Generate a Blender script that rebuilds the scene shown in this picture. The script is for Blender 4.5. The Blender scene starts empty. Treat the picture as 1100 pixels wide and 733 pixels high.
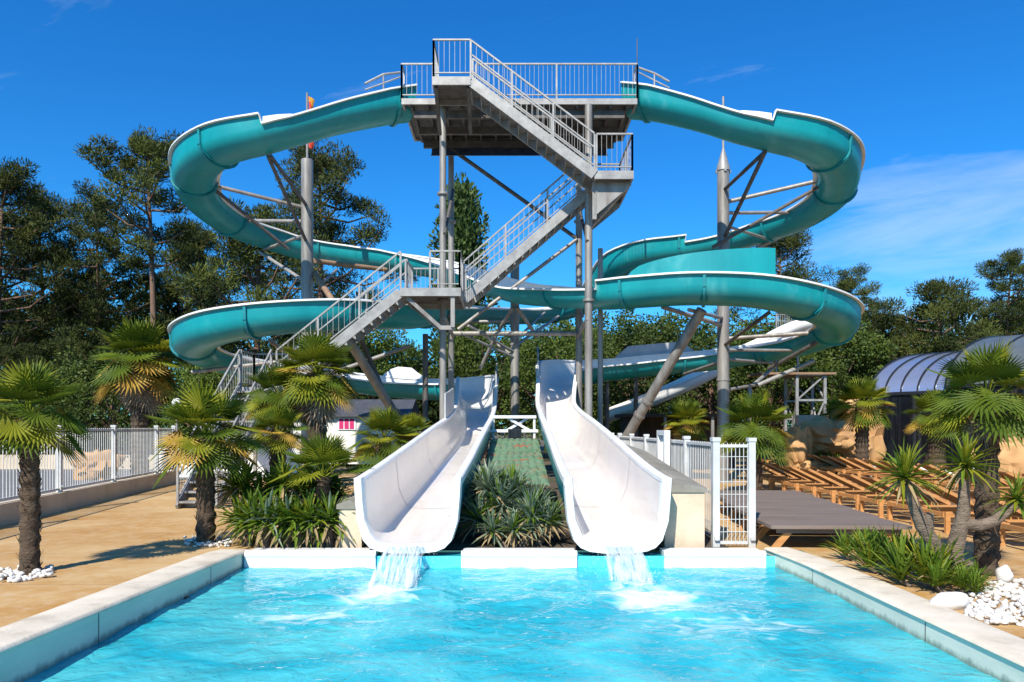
import bpy, math, random
from mathutils import Vector, Matrix, noise
R = math.radians
PI = math.pi
scene = bpy.context.scene
COL = scene.collection
rnd = random.Random(7)

# ------------------------------------------------------------------ camera measurements
F, CX, HY, EYE = 800.0, 550.0, 460.0, 1.6
def P(px, py, Y):                       # a point of the place seen at photo pixel (px,py), Y metres away
    return Vector(((px - CX) * Y / F, Y, EYE + (HY - py) * Y / F))
def G(px, py, z=0.0):                   # the ground point seen at photo pixel
    Y = (EYE - z) * F / (py - HY)
    return Vector(((px - CX) * Y / F, Y, z))

# ------------------------------------------------------------------ mesh builder
class MB:
    def __init__(s):
        s.v = []; s.f = []; s.m = []
    def add(s, verts, faces, m=0):
        b = len(s.v)
        s.v.extend([tuple(p) for p in verts])
        for f in faces:
            s.f.append(tuple(b + i for i in f)); s.m.append(m)
    def box(s, lo, hi, m=0):
        x0, y0, z0 = lo; x1, y1, z1 = hi
        s.add([(x0,y0,z0),(x1,y0,z0),(x1,y1,z0),(x0,y1,z0),(x0,y0,z1),(x1,y0,z1),(x1,y1,z1),(x0,y1,z1)],
              [(0,3,2,1),(4,5,6,7),(0,1,5,4),(1,2,6,5),(2,3,7,6),(3,0,4,7)], m)
    def bar(s, a, b, w, h, m=0, up=Vector((0,0,1))):
        a = Vector(a); b = Vector(b); d = (b - a)
        if d.length < 1e-6: return
        d.normalize()
        if abs(d.dot(up)) > 0.98: up = Vector((0,1,0))
        x = d.cross(up).normalized() * (w/2); y = x.cross(d).normalized() * (h/2)
        vs = [a-x-y, a+x-y, a+x+y, a-x+y, b-x-y, b+x-y, b+x+y, b-x+y]
        s.add(vs, [(0,3,2,1),(4,5,6,7),(0,1,5,4),(1,2,6,5),(2,3,7,6),(3,0,4,7)], m)
    def tube(s, pts, r, n=10, m=0, cap=True):
        pts = [Vector(p) for p in pts]
        rs = r if isinstance(r, (list, tuple)) else [r]*len(pts)
        b = len(s.v); ref = None
        for i, p in enumerate(pts):
            d = (pts[min(i+1, len(pts)-1)] - pts[max(i-1, 0)])
            d = d.normalized() if d.length > 1e-9 else Vector((0,0,1))
            if ref is None:
                ref = d.orthogonal().normalized()
            ref = (ref - d*ref.dot(d))
            ref = ref.normalized() if ref.length > 1e-6 else d.orthogonal().normalized()
            o = d.cross(ref)
            for k in range(n):
                a = 2*PI*k/n
                s.v.append(tuple(p + (ref*math.cos(a) + o*math.sin(a))*rs[i]))
        for i in range(len(pts)-1):
            for k in range(n):
                k2 = (k+1) % n
                s.f.append((b+i*n+k, b+i*n+k2, b+(i+1)*n+k2, b+(i+1)*n+k)); s.m.append(m)
        if cap:
            s.f.append(tuple(b+k for k in reversed(range(n)))); s.m.append(m)
            e = b+(len(pts)-1)*n
            s.f.append(tuple(e+k for k in range(n))); s.m.append(m)
    def loft(s, rows, m=0, closed=False):
        b = len(s.v); n = len(rows[0])
        for r in rows: s.v.extend([tuple(p) for p in r])
        for i in range(len(rows)-1):
            for k in range(n if closed else n-1):
                k2 = (k+1) % n
                s.f.append((b+i*n+k, b+i*n+k2, b+(i+1)*n+k2, b+(i+1)*n+k)); s.m.append(m)
        if closed:
            s.f.append(tuple(b+k for k in reversed(range(n)))); s.m.append(m)
            e = b+(len(rows)-1)*n
            s.f.append(tuple(e+k for k in range(n))); s.m.append(m)
    def build(s, name, mats, parent=None, smooth=None):
        me = bpy.data.meshes.new(name)
        me.from_pydata(s.v, [], s.f)
        if not isinstance(mats, (list, tuple)): mats = [mats]
        for m in mats: me.materials.append(m)
        me.polygons.foreach_set('material_index', s.m)
        if smooth is not None:
            me.polygons.foreach_set('use_smooth', [True]*len(s.f))
            if smooth < 180: me.set_sharp_from_angle(angle=R(smooth))
        me.update()
        o = bpy.data.objects.new(name, me); COL.objects.link(o)
        if parent: o.parent = parent
        return o

def tag(o, label=None, cat=None, group=None, kind=None):
    if label: o['label'] = label
    if cat: o['category'] = cat
    if group: o['group'] = group
    if kind: o['kind'] = kind
    return o
def thing(name, label, cat, loc=(0,0,0), rz=0, group=None, scale=1):
    o = bpy.data.objects.new(name, None); COL.objects.link(o)
    o.empty_display_size = 0.2
    o.location = loc; o.rotation_euler = (0,0,rz)
    o.scale = (scale,)*3 if not isinstance(scale, tuple) else scale
    return tag(o, label, cat, group)
def struct(o): o['kind'] = 'structure'; return o
def copy_thing(root, label, loc, rz=0, scale=1, group=None):
    r = root.copy(); COL.objects.link(r); r.location = loc; r.rotation_euler = (0,0,rz)
    r.scale = (scale,)*3 if not isinstance(scale, tuple) else scale
    r['label'] = label
    if group: r['group'] = group
    for ch in list(root.children):
        c = ch.copy(); COL.objects.link(c); c.parent = r
        for g in list(ch.children):
            d = g.copy(); COL.objects.link(d); d.parent = c
    return r
ORD = ['first','second','third','fourth','fifth','sixth','seventh','eighth','ninth','tenth','eleventh','twelfth','thirteenth',
       'fourteenth','fifteenth','sixteenth','seventeenth','eighteenth','nineteenth','twentieth']

# ------------------------------------------------------------------ materials
def lin(c): return tuple(c) + (1,)
def mat(name, col, col2=None, rough=0.6, scale=3.0, metal=0.0, bump=0.0, bscale=None, stretch=(1,1,1), contrast=(0.35,0.65),
        spec=0.5, transl=0.0, detail=6, rnd_amt=0.0, coat=0.0):
    m = bpy.data.materials.new(name); m.use_nodes = True
    nt = m.node_tree; N = nt.nodes; L = nt.links
    bs = N['Principled BSDF']; bs.inputs['Roughness'].default_value = rough
    bs.inputs['Metallic'].default_value = metal
    bs.inputs['Specular IOR Level'].default_value = spec
    if coat: bs.inputs['Coat Weight'].default_value = coat; bs.inputs['Coat Roughness'].default_value = 0.15
    tc = N.new('ShaderNodeTexCoord'); mp = N.new('ShaderNodeMapping'); mp.inputs['Scale'].default_value = stretch
    L.new(tc.outputs['Object'], mp.inputs['Vector'])
    out = None
    if col2 is not None:
        nz = N.new('ShaderNodeTexNoise'); nz.inputs['Scale'].default_value = scale; nz.inputs['Detail'].default_value = detail
        nz.inputs['Roughness'].default_value = 0.65
        L.new(mp.outputs[0], nz.inputs['Vector'])
        mr = N.new('ShaderNodeMapRange'); mr.inputs['From Min'].default_value = contrast[0]; mr.inputs['From Max'].default_value = contrast[1]
        L.new(nz.outputs['Fac'], mr.inputs['Value'])
        mx = N.new('ShaderNodeMix'); mx.data_type = 'RGBA'
        mx.inputs['A'].default_value = lin(col); mx.inputs['B'].default_value = lin(col2)
        L.new(mr.outputs[0], mx.inputs['Factor'])
        out = mx.outputs['Result']
    else:
        rg = N.new('ShaderNodeRGB'); rg.outputs[0].default_value = lin(col); out = rg.outputs[0]
    if rnd_amt:
        oi = N.new('ShaderNodeObjectInfo'); hs = N.new('ShaderNodeHueSaturation')
        m1 = N.new('ShaderNodeMapRange'); m1.inputs['To Min'].default_value = 1-rnd_amt; m1.inputs['To Max'].default_value = 1+rnd_amt
        L.new(oi.outputs['Random'], m1.inputs['Value']); L.new(m1.outputs[0], hs.inputs['Value'])
        L.new(out, hs.inputs['Color']); out = hs.outputs['Color']
    L.new(out, bs.inputs['Base Color'])
    if bump:
        bz = N.new('ShaderNodeTexNoise'); bz.inputs['Scale'].default_value = bscale or scale*4; bz.inputs['Detail'].default_value = 5
        L.new(mp.outputs[0], bz.inputs['Vector'])
        bp = N.new('ShaderNodeBump'); bp.inputs['Strength'].default_value = bump; bp.inputs['Distance'].default_value = 0.03
        L.new(bz.outputs['Fac'], bp.inputs['Height']); L.new(bp.outputs[0], bs.inputs['Normal'])
    if transl:
        tr = N.new('ShaderNodeBsdfTranslucent'); L.new(out, tr.inputs['Color'])
        ms = N.new('ShaderNodeMixShader'); ms.inputs[0].default_value = transl
        L.new(bs.outputs[0], ms.inputs[1]); L.new(tr.outputs[0], ms.inputs[2])
        L.new(ms.outputs[0], N['Material Output'].inputs['Surface'])
    return m

M = {}
M['teal'] = mat('teal_gelcoat', (0.0,0.22,0.245), (0.006,0.295,0.315), rough=0.38, scale=1.1, stretch=(1,1,0.45), contrast=(0.35,0.75), bump=0.05, bscale=6, coat=0.0)
M['teal_rib'] = mat('teal_flange', (0.002,0.18,0.21), (0.012,0.24,0.27), rough=0.5, scale=5)
M['white'] = mat('white_gelcoat', (0.80,0.79,0.77), (0.70,0.69,0.66), rough=0.35, scale=2.0)
M['lining'] = mat('cream_lining', (0.83,0.77,0.70), (0.74,0.67,0.60), rough=0.22, coat=0.5, scale=1.3, contrast=(0.3,0.7), bump=0.03)
M['grey_panel'] = mat('grey_panel', (0.46,0.46,0.46), (0.36,0.36,0.37), rough=0.5, scale=2)
M['steel'] = mat('galvanised_steel', (0.33,0.31,0.28), (0.18,0.165,0.15), rough=0.5, scale=2.2, metal=0.25, stretch=(2,2,0.35), bump=0.05)
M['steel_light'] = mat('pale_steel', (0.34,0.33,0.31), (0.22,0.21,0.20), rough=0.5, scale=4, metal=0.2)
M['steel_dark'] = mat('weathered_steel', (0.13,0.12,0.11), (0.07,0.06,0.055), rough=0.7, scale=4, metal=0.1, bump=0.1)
M['rust'] = mat('brown_painted_steel', (0.30,0.19,0.11), (0.20,0.12,0.07), rough=0.7, scale=4)
M['white_paint'] = mat('white_paint', (0.78,0.78,0.76), (0.66,0.66,0.64), rough=0.5, scale=6)
M['patio'] = None
M['fence_paint'] = mat('chalky_white_paint', (0.58,0.58,0.56), (0.44,0.44,0.42), rough=0.6, scale=3)
M['coping'] = mat('cream_coping', (0.68,0.60,0.48), (0.54,0.47,0.36), rough=0.85, scale=2.5, bump=0.15, bscale=40)
M['tanwall'] = mat('tan_render', (0.62,0.50,0.36), (0.50,0.40,0.28), rough=0.9, scale=1.6, bump=0.2, bscale=30)
M['concrete'] = mat('grey_concrete', (0.27,0.25,0.21), (0.17,0.155,0.125), rough=0.9, scale=1.5, bump=0.3, bscale=14)
M['rock'] = mat('tan_rock', (0.56,0.335,0.145), (0.36,0.19,0.075), rough=0.9, scale=0.9, bump=0.6, bscale=3)
M['pebble'] = mat('white_pebble', (0.74,0.71,0.66), (0.50,0.46,0.40), rough=0.8, scale=6, bump=0.15)
M['soil'] = mat('dark_soil', (0.06,0.045,0.03), (0.10,0.075,0.05), rough=1, scale=4, bump=0.5)
M['asphalt'] = mat('asphalt', (0.16,0.16,0.165), (0.11,0.11,0.115), rough=0.9, scale=2, bump=0.1, bscale=60)
M['earth'] = mat('sandy_earth', (0.13,0.095,0.055), (0.05,0.052,0.022), rough=1, scale=0.35, bump=0.2)
M['palm_trunk'] = mat('palm_fibre', (0.060,0.040,0.025), (0.125,0.085,0.053), rough=1, scale=9, stretch=(1,1,2.2), bump=0.9, bscale=30, contrast=(0.4,0.7))
M['palm_a'] = mat('palm_leaf', (0.055,0.095,0.007), (0.105,0.145,0.010), rough=0.6, scale=1.5, transl=0.22, spec=0.2)
M['palm_b'] = mat('palm_leaf_light', (0.17,0.20,0.012), (0.26,0.25,0.016), rough=0.6, spec=0.2, scale=2.0, transl=0.30)
M['palm_c'] = mat('palm_leaf_yellowed', (0.42,0.30,0.035), (0.40,0.21,0.03), rough=0.6, scale=3, transl=0.25)
M['palm_dead'] = mat('palm_leaf_dead', (0.42,0.32,0.215), (0.24,0.17,0.105), rough=0.95, scale=4, transl=0.05)
M['yucca_blue'] = mat('yucca_leaf_blue', (0.10,0.155,0.10), (0.25,0.30,0.19), rough=0.45, scale=2.0, transl=0.15)
M['yucca_dead'] = mat('yucca_leaf_dry', (0.36,0.27,0.13), (0.25,0.17,0.08), rough=0.8, scale=4, transl=0.1)
M['yucca_green'] = mat('sword_leaf_green', (0.080,0.15,0.012), (0.16,0.22,0.020), rough=0.55, spec=0.25, scale=2.0, transl=0.22)
M['pine_leaf'] = mat('pine_needles', (0.022,0.034,0.010), (0.110,0.125,0.022), rough=0.7, scale=0.45, transl=0.12, contrast=(0.38,0.66), rnd_amt=0.28, spec=0.2)
M['bush_leaf'] = mat('broad_leaves', (0.028,0.058,0.010), (0.115,0.160,0.020), rough=0.6, scale=0.6, transl=0.2, rnd_amt=0.25, spec=0.3)
M['wood_leaf'] = mat('wood_leaves', (0.016,0.030,0.009), (0.055,0.080,0.014), rough=0.7, scale=0.30, transl=0.15, contrast=(0.4,0.65), spec=0.2)
M['poplar_leaf'] = mat('poplar_leaves', (0.040,0.075,0.018), (0.075,0.12,0.025), rough=0.6, scale=0.8, transl=0.15, spec=0.3)
M['bark'] = mat('pine_bark', (0.11,0.070,0.048), (0.20,0.115,0.075), rough=1, scale=4, stretch=(1,1,0.3), bump=0.8, bscale=10)
M['branch'] = mat('yucca_bark', (0.24,0.18,0.13), (0.11,0.08,0.055), rough=1, scale=10, stretch=(1,1,3), bump=1.0, bscale=30)
M['teak'] = mat('teak', (0.55,0.265,0.085), (0.42,0.185,0.058), rough=0.6, scale=3, stretch=(0.4,4,4), bump=0.08)
M['teak_dark'] = mat('teak_slats', (0.25,0.125,0.055), (0.16,0.08,0.035), rough=0.7, scale=3, stretch=(0.4,5,5))
M['greywood'] = mat('grey_weathered_wood', (0.20,0.15,0.12), (0.135,0.10,0.078), rough=0.75, scale=2.2, stretch=(0.35,4,4), bump=0.1)
M['rooftile'] = None
M['house'] = mat('white_siding', (0.74,0.71,0.64), (0.66,0.63,0.56), rough=0.8, scale=1)
M['slate'] = mat('dark_roof', (0.045,0.048,0.06), (0.075,0.078,0.09), rough=0.6, scale=6)
M['pink'] = mat('pink_curtain', (0.62,0.03,0.16), (0.45,0.02,0.11), rough=0.8, scale=9)
M['black'] = mat('black_plastic', (0.02,0.02,0.022), rough=0.4)
M['darkwood'] = mat('dark_timber', (0.035,0.026,0.02), (0.06,0.045,0.035), rough=0.9, scale=3, stretch=(4,4,0.4))
M['flag_red'] = mat('flag_red', (0.60,0.05,0.02), (0.65,0.30,0.03), rough=0.8, scale=2.2, contrast=(0.48,0.52), transl=0.2)
M['glassdark'] = mat('dark_glazing', (0.006,0.007,0.010), (0.03,0.034,0.042), rough=0.12, scale=1.6, stretch=(3,3,0.1), spec=0.3, contrast=(0.45,0.7))
M['vault'] = mat('polycarbonate_roof', (0.46,0.50,0.62), (0.54,0.57,0.66), rough=0.24, scale=0.8, metal=0.75, spec=0.8)
M['vault_dark'] = mat('smoked_polycarbonate_roof', (0.07,0.085,0.09), (0.11,0.125,0.125), rough=0.35, scale=0.8, spec=0.4)
M['rib'] = mat('dark_aluminium', (0.03,0.032,0.038), rough=0.4, metal=0.5)
M['globe'] = mat('opal_globe', (0.82,0.82,0.80), rough=0.2)
M['liner_teal'] = mat('teal_pool_paint', (0.01,0.20,0.25), (0.02,0.27,0.31), rough=0.5, scale=2)

def patio_mat():
    m = mat('stone_paving', (0.55,0.37,0.165), (0.42,0.215,0.05), rough=0.72, scale=0.55, bump=0.12, bscale=25, contrast=(0.36,0.62), stretch=(0.75,1.0,1))
    nt = m.node_tree; N = nt.nodes; L = nt.links
    bs = N['Principled BSDF']; src = bs.inputs['Base Color'].links[0].from_socket
    tc = [n for n in N if n.type == 'TEX_COORD'][0]
    nz = N.new('ShaderNodeTexNoise'); nz.inputs['Scale'].default_value = 5.5; nz.inputs['Detail'].default_value = 8; nz.inputs['Roughness'].default_value = 0.7
    L.new(tc.outputs['Object'], nz.inputs['Vector'])
    mr = N.new('ShaderNodeMapRange'); mr.inputs['From Min'].default_value = 0.45; mr.inputs['From Max'].default_value = 0.75
    mr.inputs['To Max'].default_value = 0.5
    L.new(nz.outputs['Fac'], mr.inputs['Value'])
    mx = N.new('ShaderNodeMix'); mx.data_type = 'RGBA'; mx.inputs['B'].default_value = (0.62,0.50,0.34,1)
    L.new(mr.outputs[0], mx.inputs['Factor']); L.new(src, mx.inputs['A'])
    # large formed-concrete joints
    br = N.new('ShaderNodeTexBrick'); br.inputs['Scale'].default_value = 1.0
    br.inputs['Brick Width'].default_value = 2.6; br.inputs['Row Height'].default_value = 1.9; br.inputs['Mortar Size'].default_value = 0.012
    br.inputs['Color1'].default_value = (1,1,1,1); br.inputs['Color2'].default_value = (0.93,0.92,0.90,1); br.inputs['Mortar'].default_value = (0.72,0.66,0.58,1)
    L.new(tc.outputs['Object'], br.inputs['Vector'])
    mm = N.new('ShaderNodeMix'); mm.data_type = 'RGBA'; mm.blend_type = 'MULTIPLY'; mm.inputs['Factor'].default_value = 1
    L.new(mx.outputs['Result'], mm.inputs['A']); L.new(br.outputs['Color'], mm.inputs['B'])
    L.new(mm.outputs['Result'], bs.inputs['Base Color'])
    return m
M['patio'] = patio_mat()

def coping_face_mat():
    return mat('pale_green_pool_paint', (0.56,0.585,0.46), (0.70,0.67,0.55), rough=0.8, scale=2.2, contrast=(0.35,0.68), stretch=(1,0.5,2.5), bump=0.08)
M['coping_face'] = coping_face_mat()
def grime(m, z0, z1, col, amt=0.8):
    nt = m.node_tree; N = nt.nodes; L = nt.links
    bs = N['Principled BSDF']; src = bs.inputs['Base Color'].links[0].from_socket
    tc = [n for n in N if n.type == 'TEX_COORD'][0]
    sp = N.new('ShaderNodeSeparateXYZ'); L.new(tc.outputs['Object'], sp.inputs[0])
    mp = N.new('ShaderNodeMapping'); mp.inputs['Scale'].default_value = (3,3,1.2); L.new(tc.outputs['Object'], mp.inputs['Vector'])
    nz = N.new('ShaderNodeTexNoise'); nz.inputs['Scale'].default_value = 3.0; nz.inputs['Detail'].default_value = 9; nz.inputs['Roughness'].default_value = 0.7; L.new(mp.outputs[0], nz.inputs['Vector'])
    ad = N.new('ShaderNodeMath'); ad.operation = 'MULTIPLY_ADD'; ad.inputs[1].default_value = 0.16; L.new(nz.outputs['Fac'], ad.inputs[0]); L.new(sp.outputs[2], ad.inputs[2])
    mr = N.new('ShaderNodeMapRange'); mr.inputs['From Min'].default_value = z1+0.08; mr.inputs['From Max'].default_value = z0+0.08; mr.inputs['To Max'].default_value = amt
    L.new(ad.outputs[0], mr.inputs['Value'])
    mx = N.new('ShaderNodeMix'); mx.data_type = 'RGBA'; mx.inputs['B'].default_value = lin(col)
    L.new(mr.outputs[0], mx.inputs['Factor']); L.new(src, mx.inputs['A']); L.new(mx.outputs['Result'], bs.inputs['Base Color'])
grime(M['coping_face'], -0.15, -0.10, (0.10,0.17,0.13), 0.75)
def streaks(m, col, amt, st=(5,5,0.35), lo=0.56, hi=0.74):
    nt = m.node_tree; N = nt.nodes; L = nt.links
    bs = N['Principled BSDF']; src = bs.inputs['Base Color'].links[0].from_socket
    tc = [n for n in N if n.type == 'TEX_COORD'][0]
    mp = N.new('ShaderNodeMapping'); mp.inputs['Scale'].default_value = st; L.new(tc.outputs['Object'], mp.inputs['Vector'])
    nz = N.new('ShaderNodeTexNoise'); nz.inputs['Scale'].default_value = 1.0; nz.inputs['Detail'].default_value = 8; nz.inputs['Roughness'].default_value = 0.6; L.new(mp.outputs[0], nz.inputs['Vector'])
    mr = N.new('ShaderNodeMapRange'); mr.inputs['From Min'].default_value = lo; mr.inputs['From Max'].default_value = hi; mr.inputs['To Max'].default_value = amt
    L.new(nz.outputs['Fac'], mr.inputs['Value'])
    mx = N.new('ShaderNodeMix'); mx.data_type = 'RGBA'; mx.inputs['B'].default_value = lin(col)
    L.new(mr.outputs[0], mx.inputs['Factor']); L.new(src, mx.inputs['A']); L.new(mx.outputs['Result'], bs.inputs['Base Color'])
streaks(M['teal'], (0.13,0.44,0.44), 0.45, (1.6,1.6,0.9), 0.58, 0.78)     # sun-faded, chalky patches
streaks(M['teal'], (0.0,0.13,0.145), 0.55, (5,5,0.35), 0.58, 0.80)        # run-down stains
streaks(M['lining'], (0.50,0.42,0.34), 0.5, (4,0.35,4), 0.55, 0.80)       # limescale along the run
streaks(M['steel'], (0.16,0.11,0.075), 0.6, (4,4,0.4), 0.55, 0.75)
streaks(M['coping'], (0.36,0.31,0.24), 0.6, (2.5,2.5,2.5), 0.56, 0.78)
streaks(M['tanwall'], (0.34,0.26,0.17), 0.5, (2,2,0.7), 0.55, 0.8)
streaks(M['white_paint'], (0.45,0.43,0.39), 0.5, (3,3,1), 0.58, 0.8)

def roof_tile_mat():
    m = mat('painted_green_tiles', (0.085,0.18,0.095), (0.15,0.25,0.15), rough=0.75, scale=2.5, bump=0.15)
    nt = m.node_tree; N = nt.nodes; L = nt.links
    bs = N['Principled BSDF']; src = bs.inputs['Base Color'].links[0].from_socket
    tc = [n for n in N if n.type == 'TEX_COORD'][0]
    nz = N.new('ShaderNodeTexNoise'); nz.inputs['Scale'].default_value = 3.2; nz.inputs['Detail'].default_value = 8
    mp = N.new('ShaderNodeMapping'); mp.inputs['Scale'].default_value = (0.8,3,3)
    L.new(tc.outputs['Object'], mp.inputs['Vector']); L.new(mp.outputs[0], nz.inputs['Vector'])
    mr = N.new('ShaderNodeMapRange'); mr.inputs['From Min'].default_value = 0.57; mr.inputs['From Max'].default_value = 0.63
    L.new(nz.outputs['Fac'], mr.inputs['Value'])
    mx = N.new('ShaderNodeMix'); mx.data_type = 'RGBA'; mx.inputs['B'].default_value = (0.28,0.10,0.045,1)
    L.new(mr.outputs[0], mx.inputs['Factor']); L.new(src, mx.inputs['A']); L.new(mx.outputs['Result'], bs.inputs['Base Color'])
    return m
M['rooftile'] = roof_tile_mat()

def water_mat():
    m = bpy.data.materials.new('pool_water'); m.use_nodes = True
    nt = m.node_tree; N = nt.nodes; L = nt.links
    for n in list(N):
        if n.type != 'OUTPUT_MATERIAL': N.remove(n)
    out = [n for n in N if n.type == 'OUTPUT_MATERIAL'][0]
    tc = N.new('ShaderNodeTexCoord')
    def noise_(sc, st, det=4, dist=0.0):
        mp = N.new('ShaderNodeMapping'); mp.inputs['Scale'].default_value = st; L.new(tc.outputs['Object'], mp.inputs['Vector'])
        z = N.new('ShaderNodeTexNoise'); z.inputs['Scale'].default_value = sc; z.inputs['Detail'].default_value = det; z.inputs['Distortion'].default_value = dist
        L.new(mp.outputs[0], z.inputs['Vector']); return z.outputs['Fac']
    n1 = noise_(4.5, (1,1,1), 4, 1.0); n2 = noise_(14, (1,1.0,1), 3, 0.6)
    ad = N.new('ShaderNodeMath'); ad.operation = 'MULTIPLY_ADD'; ad.inputs[1].default_value = 0.25
    L.new(n2, ad.inputs[0]); L.new(n1, ad.inputs[2])
    bp = N.new('ShaderNodeBump'); bp.inputs['Strength'].default_value = 0.6; bp.inputs['Distance'].default_value = 0.05
    L.new(ad.outputs[0], bp.inputs['Height'])
    tr = N.new('ShaderNodeBsdfTransparent'); tr.inputs['Color'].default_value = (0.60,0.93,0.97,1)
    df = N.new('ShaderNodeBsdfDiffuse'); df.inputs['Color'].default_value = (0.035,0.52,0.62,1)
    L.new(bp.outputs[0], df.inputs['Normal'])
    az_ = noise_(0.55, (1,1.5,1), 7, 1.6); am = N.new('ShaderNodeMapRange'); am.inputs['From Min'].default_value = 0.40; am.inputs['From Max'].default_value = 0.62
    L.new(az_, am.inputs['Value']); ac = N.new('ShaderNodeMix'); ac.data_type = 'RGBA'
    ac.inputs['A'].default_value = (0.018,0.43,0.54,1); ac.inputs['B'].default_value = (0.11,0.62,0.67,1)
    L.new(am.outputs[0], ac.inputs['Factor']); L.new(ac.outputs['Result'], df.inputs['Color'])
    m1 = N.new('ShaderNodeMixShader'); m1.inputs[0].default_value = 0.72
    L.new(tr.outputs[0], m1.inputs[1]); L.new(df.outputs[0], m1.inputs[2])
    gl = N.new('ShaderNodeBsdfGlossy'); gl.inputs['Roughness'].default_value = 0.06; gl.inputs['Color'].default_value = (0.9,0.95,1,1)
    L.new(bp.outputs[0], gl.inputs['Normal'])
    fr = N.new('ShaderNodeFresnel'); fr.inputs['IOR'].default_value = 1.22; L.new(bp.outputs[0], fr.inputs['Normal'])
    m2 = N.new('ShaderNodeMixShader'); L.new(fr.outputs[0], m2.inputs[0]); L.new(m1.outputs[0], m2.inputs[1]); L.new(gl.outputs[0], m2.inputs[2])
    # foam churned up where the two streams land
    fo = N.new('ShaderNodeBsdfDiffuse'); fo.inputs['Color'].default_value = (0.80,0.86,0.88,1)
    masks = []
    for (cx, cy, rx, ry) in ((-1.38,8.0,0.75,0.85), (1.42,7.75,0.85,1.15), (-1.9,6.9,1.2,0.7), (1.9,6.6,1.3,0.8)):
        sp = N.new('ShaderNodeMapping'); sp.vector_type = 'POINT'
        sp.inputs['Location'].default_value = (-cx/rx, -cy/ry, 0); sp.inputs['Scale'].default_value = (1/rx, 1/ry, 0)
        L.new(tc.outputs['Object'], sp.inputs['Vector'])
        ln = N.new('ShaderNodeVectorMath'); ln.operation = 'LENGTH'; L.new(sp.outputs[0], ln.inputs[0])
        mr = N.new('ShaderNodeMapRange'); mr.inputs['From Min'].default_value = 0.05; mr.inputs['From Max'].default_value = 1.0
        mr.inputs['To Min'].default_value = 0.62 if len(masks) < 2 else 0.34; mr.inputs['To Max'].default_value = 0.0; mr.interpolation_type = 'SMOOTHSTEP'
        L.new(ln.outputs['Value'], mr.inputs['Value']); masks.append(mr.outputs[0])
    acc = masks[0]
    for k in masks[1:]:
        mx = N.new('ShaderNodeMath'); mx.operation = 'MAXIMUM'; L.new(acc, mx.inputs[0]); L.new(k, mx.inputs[1]); acc = mx.outputs[0]
    fz = noise_(3.2, (1,1.6,1), 9, 1.2)
    su = N.new('ShaderNodeMath'); su.operation = 'ADD'; L.new(acc, su.inputs[0]); L.new(fz, su.inputs[1])
    fr2 = N.new('ShaderNodeMapRange'); fr2.inputs['From Min'].default_value = 0.72; fr2.inputs['From Max'].default_value = 1.15; fr2.inputs['To Max'].default_value = 0.9
    L.new(su.outputs[0], fr2.inputs['Value'])
    m3 = N.new('ShaderNodeMixShader'); L.new(fr2.outputs[0], m3.inputs[0]); L.new(m2.outputs[0], m3.inputs[1]); L.new(fo.outputs[0], m3.inputs[2])
    L.new(m3.outputs[0], out.inputs['Surface'])
    return m
M['water'] = water_mat()
M['liner'] = mat('pool_liner', (0.06,0.54,0.66), (0.12,0.62,0.72), rough=0.6, scale=0.8)

def stream_mat():
    m = bpy.data.materials.new('falling_water'); m.use_nodes = True
    nt = m.node_tree; N = nt.nodes; L = nt.links
    bs = N['Principled BSDF']; bs.inputs['Base Color'].default_value = (0.80,0.88,0.90,1); bs.inputs['Roughness'].default_value = 0.15
    tc = N.new('ShaderNodeTexCoord'); mp = N.new('ShaderNodeMapping'); mp.inputs['Scale'].default_value = (26,2.5,3)
    L.new(tc.outputs['Object'], mp.inputs['Vector'])
    z = N.new('ShaderNodeTexNoise'); z.inputs['Scale'].default_value = 1.6; z.inputs['Detail'].default_value = 5; L.new(mp.outputs[0], z.inputs['Vector'])
    mr = N.new('ShaderNodeMapRange'); mr.inputs['From Min'].default_value = 0.40; mr.inputs['From Max'].default_value = 0.70
    mr.inputs['To Min'].default_value = 0.03; mr.inputs['To Max'].default_value = 0.36
    L.new(z.outputs['Fac'], mr.inputs['Value']); L.new(mr.outputs[0], bs.inputs['Alpha'])
    return m
M['stream'] = stream_mat()

# ------------------------------------------------------------------ camera, world, sun
cam_d = bpy.data.cameras.new('camera'); cam = bpy.data.objects.new('camera', cam_d); COL.objects.link(cam)
cam.location = (0,0,EYE); cam.rotation_euler = (R(90),0,0)
cam_d.sensor_width = 36; cam_d.lens = 36*F/1100; cam_d.shift_y = (HY-366.5)/1100
cam_d.clip_end = 4000; cam_d.clip_start = 0.05
scene.camera = cam

SUN_EL, SUN_AZ = 43.0, 21.0     # the sun stands behind the camera, 21 degrees to its left
w = bpy.data.worlds.new('World'); scene.world = w; w.use_nodes = True
nt = w.node_tree; N = nt.nodes; L = nt.links
bg = N['Background']; bg.inputs['Strength'].default_value = 0.09
sky = N.new('ShaderNodeTexSky'); sky.sky_type = 'NISHITA'; sky.sun_disc = False
sky.sun_elevation = R(SUN_EL); sky.sun_rotation = R(180+SUN_AZ)
sky.air_density = 1.0; sky.dust_density = 0.3; sky.ozone_density = 3.0; sky.altitude = 0
hs = N.new('ShaderNodeHueSaturation'); hs.inputs['Saturation'].default_value = 1.30; hs.inputs['Value'].default_value = 1.0
L.new(sky.outputs[0], hs.inputs['Color'])
tint = N.new('ShaderNodeMix'); tint.data_type = 'RGBA'; tint.blend_type = 'MULTIPLY'; tint.inputs['Factor'].default_value = 1.0; tint.inputs['B'].default_value = (0.36,1.10,1.50,1)
L.new(hs.outputs[0], tint.inputs['A'])
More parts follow.
